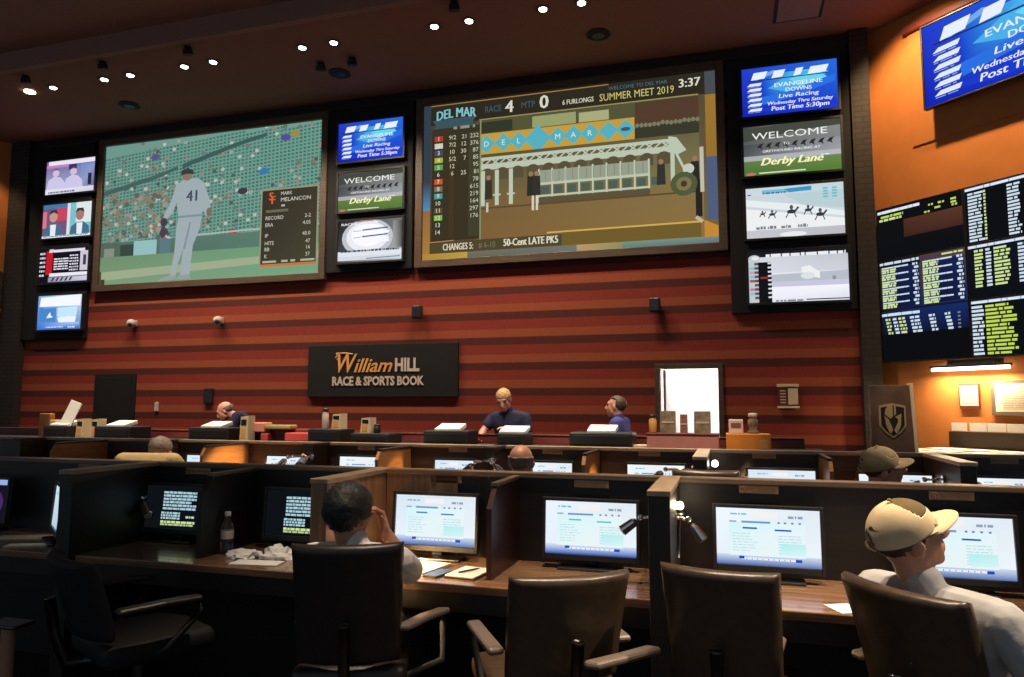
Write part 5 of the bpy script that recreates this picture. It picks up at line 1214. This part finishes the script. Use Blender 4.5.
        b = nb(); ell(b, T((0, -.015, .139)), (.008, .008, .004), Rm, 10, 6); obj('button', b, mf, cr_, smooth=True)
        b = nb(); pts = [T((.09*math.sin(a), -.015-.109*math.cos(a), .010)) for a in [R(-28+56*i/8) for i in range(9)]]; tube(b, pts, .006, 6); obj('strap', b, mf, cr_, smooth=True)
    return body
def seated(lean=0, h=0.0, **kw):
    J = dict(hipL=(-.09, 0, .54), hipR=(.09, 0, .54), waist=(0, -.03-lean*.4, .70+h*.5), chest=(0, -.03-lean*.8, .86+h), neck=(0, -.01-lean, 1.01+h), head=(0, .02-lean, 1.125+h), shL=(-.19, -.02-lean, .955+h), shR=(.19, -.02-lean, .955+h),
             elL=(-.27, .05-lean, .71+h), elR=(.27, .05-lean, .71+h), wrL=(-.22, .28-lean, .77), wrR=(.22, .28-lean, .77), knL=(-.12, .42, .53), knR=(.12, .42, .53), anL=(-.12, .43, .10), anR=(.12, .43, .10), toeL=(-.13, .55, .04), toeR=(.13, .55, .04))
    J.update(kw); return J
def standing(h=0.0, lean=0, **kw):
    J = dict(hipL=(-.09, 0, .90), hipR=(.09, 0, .90), waist=(0, lean*.3, 1.06+h), chest=(0, lean*.7, 1.25+h), neck=(0, lean, 1.41+h), head=(0, lean+.03, 1.53+h), shL=(-.19, lean*.95, 1.36+h), shR=(.19, lean*.95, 1.36+h),
             elL=(-.25, lean-.02, 1.08+h), elR=(.25, lean-.02, 1.08+h), wrL=(-.2, lean+.2, 1.12), wrR=(.2, lean+.2, 1.12), knL=(-.10, .02, .50), knR=(.10, .02, .50), anL=(-.11, 0, .10), anR=(.11, 0, .10), toeL=(-.13, .13, .04), toeR=(.13, .13, .04))
    J.update(kw); return J

person('person in a cream cap and grey T-shirt leaning back, looking right', (.71, 2.68, 0), R(-50),
       seated(.14, .0, head=(-.045, -.19, 1.085), neck=(-.02, -.165, .935), chest=(0, -.13, .80), waist=(0, -.08, .67), shL=(-.21, -.15, .885), shR=(.21, -.15, .885), elR=(.31, -.08, .70), wrR=(.28, .16, .685), elL=(-.29, 0, .72), wrL=(-.2, .22, .77), bulk=1.05, knL=(-.12, .38, .53), knR=(.12, .38, .53), anL=(-.12, .30, .10), anR=(.12, .30, .10), toeL=(-.13, .42, .04), toeR=(.13, .42, .04)),
       SKIN, GREYC, vox=.006, hair=('short', HAIRD), cap_=(CAPC, CAPO, CAPC), glasses=True, headR=Euler((R(24), 0, R(-30)), 'ZXY'), sleeves=.80, collar=True)
person('dark-haired person in a white shirt seen from behind, hand raised to the face', (-1.49, 2.74, 0), R(8),
       seated(.02, -.08, head=(-.03, -.01, 1.035), neck=(0, -.03, .925), shL=(-.19, -.03, .865), shR=(.185, -.02, .865), elR=(.185, .165, .785), wrR=(.085, .12, .95), elL=(-.19, .1, .76), wrL=(-.08, .26, .775)),
       SKINT, WHITEC, vox=.006, hair=('full', HAIRB), hair_s=1.13, headR=Euler((R(-6), 0, R(-12)), 'ZXY'), sleeves=.78, hands=dict(R=dict(fwd=(-.25, -.10, 1), back=(.8, .5, 0), curl=38)), collar=True)
person('bald person seated in the far row, seen from behind', (-1.31, 4.58, 0), 0, seated(0, .0), SKINT, JEAN, vox=.009, hair=('fringe', HAIRG), sleeves=.8)
person('bearded pink-faced person in a khaki cap looking right, far row', (.80, 4.56, 0), R(-25), seated(.02, .02, head=(.03, .0, 1.15)), SKINP, JEAN, vox=.008, hair=('short', HAIRD), cap_=(CAPT, CAPT, CAPT), headR=Euler((R(20), 0, R(-66)), 'ZXY'), sleeves=.8)
person('person in a tan shirt bent forward over the far row desk', (-4.25, 4.42, 0), R(12), seated(-.10, .0, head=(.0, .30, 1.12), neck=(0, .20, 1.06), chest=(0, .10, .92), shL=(-.20, .14, 1.07), shR=(.20, .14, 1.07), elL=(-.28, .30, .84), elR=(.28, .30, .84), wrL=(-.16, .46, .79), wrR=(.16, .46, .79)), SKIN, TANC, vox=.009, hair=('short', HAIRG), headR=Euler((R(-25), 0, 0), 'ZXY'), sleeves=.8)
person('bald worker in dark clothes bending left behind the staff counter', (-5.86, 7.92, 0), R(118), standing(-.09, .14, head=(0, .31, 1.42), neck=(0, .20, 1.385), chest=(0, .06, 1.23), shL=(-.18, .13, 1.36), shR=(.18, .13, 1.36), waist=(0, .02, 1.0), elL=(-.24, .22, 1.15), wrL=(-.24, .30, 1.13), elR=(.24, .14, 1.12), wrR=(.2, .32, 1.14)), SKINP, NAVY, vox=.009, hair=('fringe', HAIRG), headR=Euler((R(-30), 0, 0), 'ZXY'), sleeves=.9)
person('blond worker in a navy shirt looking down, arm propped on the counter', (-2.36, 7.92, 0), R(172), standing(.03, .12, head=(.02, .20, 1.56), shL=(-.20, .10, 1.36), shR=(.21, .10, 1.35), elR=(.27, .20, 1.22), wrR=(.26, .33, 1.135), elL=(-.25, .14, 1.12), wrL=(-.10, .28, 1.22)), SKINP, NAVY, vox=.009, hair=('full', HAIRL), headR=Euler((R(-26), 0, R(10)), 'ZXY'), sleeves=.55, hands=dict(R=dict(fwd=(0, 1, -.1), back=(0, .1, 1), curl=12)), collar=True)
person('worker in a blue shirt in left profile behind the staff counter', (-1.16, 7.95, 0), R(84), standing(-.045, .0, shL=(-.19, -.02, 1.31), shR=(.19, -.02, 1.31), bulk=1.08), SKIN, BLUEC, vox=.009, hair=('receding', HAIRD), headR=Euler((R(4), 0, 0), 'ZXY'), sleeves=.7, collar=True)

# ================================================================== LIGHT
def spot(name, p, tgt, e, size, col=(1, .80, .58), blend=.6, soft=.06):
    d = bpy.data.lights.new(name, 'SPOT'); d.energy = e; d.spot_size = R(size); d.spot_blend = blend; d.color = col; d.shadow_soft_size = soft
    o = bpy.data.objects.new(name, d); COL.objects.link(o); o.location = p
    o.rotation_euler = (Vector(tgt)-Vector(p)).to_track_quat('-Z', 'Y').to_euler(); return o
DX = [-10.87, -10.37, -9.33, -8.82, -7.80, -7.28, -5.75, -5.24, -3.70, -3.20, -2.18, -1.67]
for i, x in enumerate(DX):
    big = i == 0
    t = thing('downlight', 'lit ceiling downlight, %s from the left in the row of twelve' % ORD[i], 'ceiling light', (x, 8.65, CZ), 0, 'lit downlights in the ceiling')
    b = nb(); lathe(b, [(.05, .0), (.085, -.004), (.09, -.012), (.06, -.014), (.05, -.004)]); obj('trim_ring', b, STEEL, t, smooth=True)
    b = nb(); cyl(b, (0, 0, -.02), (0, 0, -.003), .05 if not big else .085); obj('bulb', b, LAMPON, t)
    spot('downlight_light', (x, 8.65, CZ-.03), (x+.1, WY+.2, 1.0), 300, 100)
DARKC = [(-10.43, 8.22), (-8.88, 8.19), (-7.33, 8.18), (-5.75, 9.15), (-5.22, 9.14), (-3.23, 8.18)]
for i, (x, y) in enumerate(DARKC):
    t = thing('ceiling_spotlight', 'unlit black can spotlight on the ceiling, %s from the left' % ORD[i], 'ceiling light', (x, y, CZ), 0, 'unlit black spotlights on the ceiling')
    b = nb(); cyl(b, (0, 0, -.02), (0, 0, 0), .05); cyl(b, (0, 0, -.04), (0, 0, -.02), .012); obj('canopy', b, BLACKM, t)
    b = nb(); cyl(b, (0, .01, -.11), (0, -.01, -.035), .075, .065); obj('can', b, BLACKM, t)
for i, (x, y, w, lab) in enumerate(((-9.73, 9.56, .30, 'flat dark oval vent on the ceiling above the baseball screen'), (-5.65, 9.52, .32, 'flat dark vent on the ceiling above the middle televisions'), (-1.60, 9.49, .30, 'flat dark vent on the ceiling above the starting gate screen'))):
    t = thing('ceiling_vent', lab, 'vent', (x, y, CZ), 0, 'dark vents on the ceiling')
    b = nb(); lathe(b, [(.16, 0), (.17, -.012), (.13, -.02), (.05, -.022)], seg=20); obj('rim', b, BLACKM, t)
    b = nb(); lathe(b, [(.0301, -.022), (.09, -.024), (.085, -.034), (.02, -.036)]); obj('diffuser', b, BLACKP, t)
t = thing('ceiling_panel', 'large dark square speaker panel on the ceiling above the right televisions', 'panel', (1.0, 9.5, CZ)); b = nb(); box(b, -.3, .3, -.36, .36, -.02, 0, .004); obj('frame', b, BLACKM, t); b = nb(); box(b, -.26, .26, -.32, .32, -.026, -.018, .002); obj('grille', b, CEILD, t)
# first two added side spots, then ceiling lamps over the seats, out of view
spot('seat_spot', (4.3, 3.0, CZ+.2), (.8, 2.65, 1.05), 2300, 22); spot('seat_spot', (4.8, 5.3, CZ+.2), (.9, 4.6, 1.15), 2600, 16)  # added side spots, slanted in to brighten the two capped faces
for i, (x, y) in enumerate(((-.75, 2.75), (.7, 2.75), (-3.6, 5.0), (-1.2, 4.9))):
    spot('seat_spot', (x, y, CZ+.2), (x, y+.05, 0), 1150 if y < 4 else 2100, 37 if y < 4 else 34)
spot('aimed_spot', (-2.6, 7.7, CZ-.05), (-2.4, 7.5, 0), 630, 60); spot('aimed_spot', (-6.2, 7.7, CZ-.05), (-6.2, 7.5, 0), 540, 60); spot('aimed_spot', (-.3, 7.6, CZ-.05), (-.3, 7.5, 0), 630, 60); spot('aimed_spot', (-9.5, 7.7, CZ-.05), (-9.5, 7.5, 0), 360, 60)
for x in (-7.2, -5.6, -4.0, -2.4, -.8): spot('aimed_spot', (x+.3, 3.4, CZ+.2), (x, 7.35, 1.25), 1700, 22)  # unseen spots added from the front to brighten counter fronts and staff
spot('aimed_spot', (1.3, 5.2, CZ+.2), (1.62, 8.0, 1.72), 1300, 9, blend=1)  # narrow spot added to brighten the top of the emblem panel
# wall washers before the orange walls
for s in (.9, 2.4):
    p = RW(s, 6.58, 1.15); spot('wall_washer', p, RW(s-.05, 5.25, 0), 330, 96, (1, .66, .34))
p = LA+Vector((-.70711, -.70711, 0))*.8+Vector((.70711, -.70711, 0))*.7+Vector((0, 0, 6.55)); spot('wall_washer', p, p+Vector((-.3, .5, -3)), 120, 80, (1, .66, .34))
# the tube under the boards and the lit back room
d = bpy.data.lights.new('tube_light', 'AREA'); d.shape = 'RECTANGLE'; d.size = .85; d.size_y = .03; d.energy = 34; d.color = (1, .74, .42); o = bpy.data.objects.new('tube_light', d); COL.objects.link(o)
o.location = RW(1.08, 1.91, .14); o.rotation_euler = (R(-14), 0, RZ)
d = bpy.data.lights.new('backroom_light', 'AREA'); d.size = 1.0; d.energy = 50; d.color = (1, .97, .92); o = bpy.data.objects.new('backroom_light', d); COL.objects.link(o); o.location = (-.5, WY+.85, 2.45)

w = bpy.data.worlds.new('world'); SC.world = w; w.use_nodes = True
bg = w.node_tree.nodes['Background']; bg.inputs['Color'].default_value = (.78, .95, 1.12, 1); bg.inputs['Strength'].default_value = .20
SC.view_settings.view_transform = 'Standard'; SC.view_settings.look = 'None'; SC.view_settings.exposure = 0; SC.view_settings.gamma = 1
SC.view_settings.use_curve_mapping = False
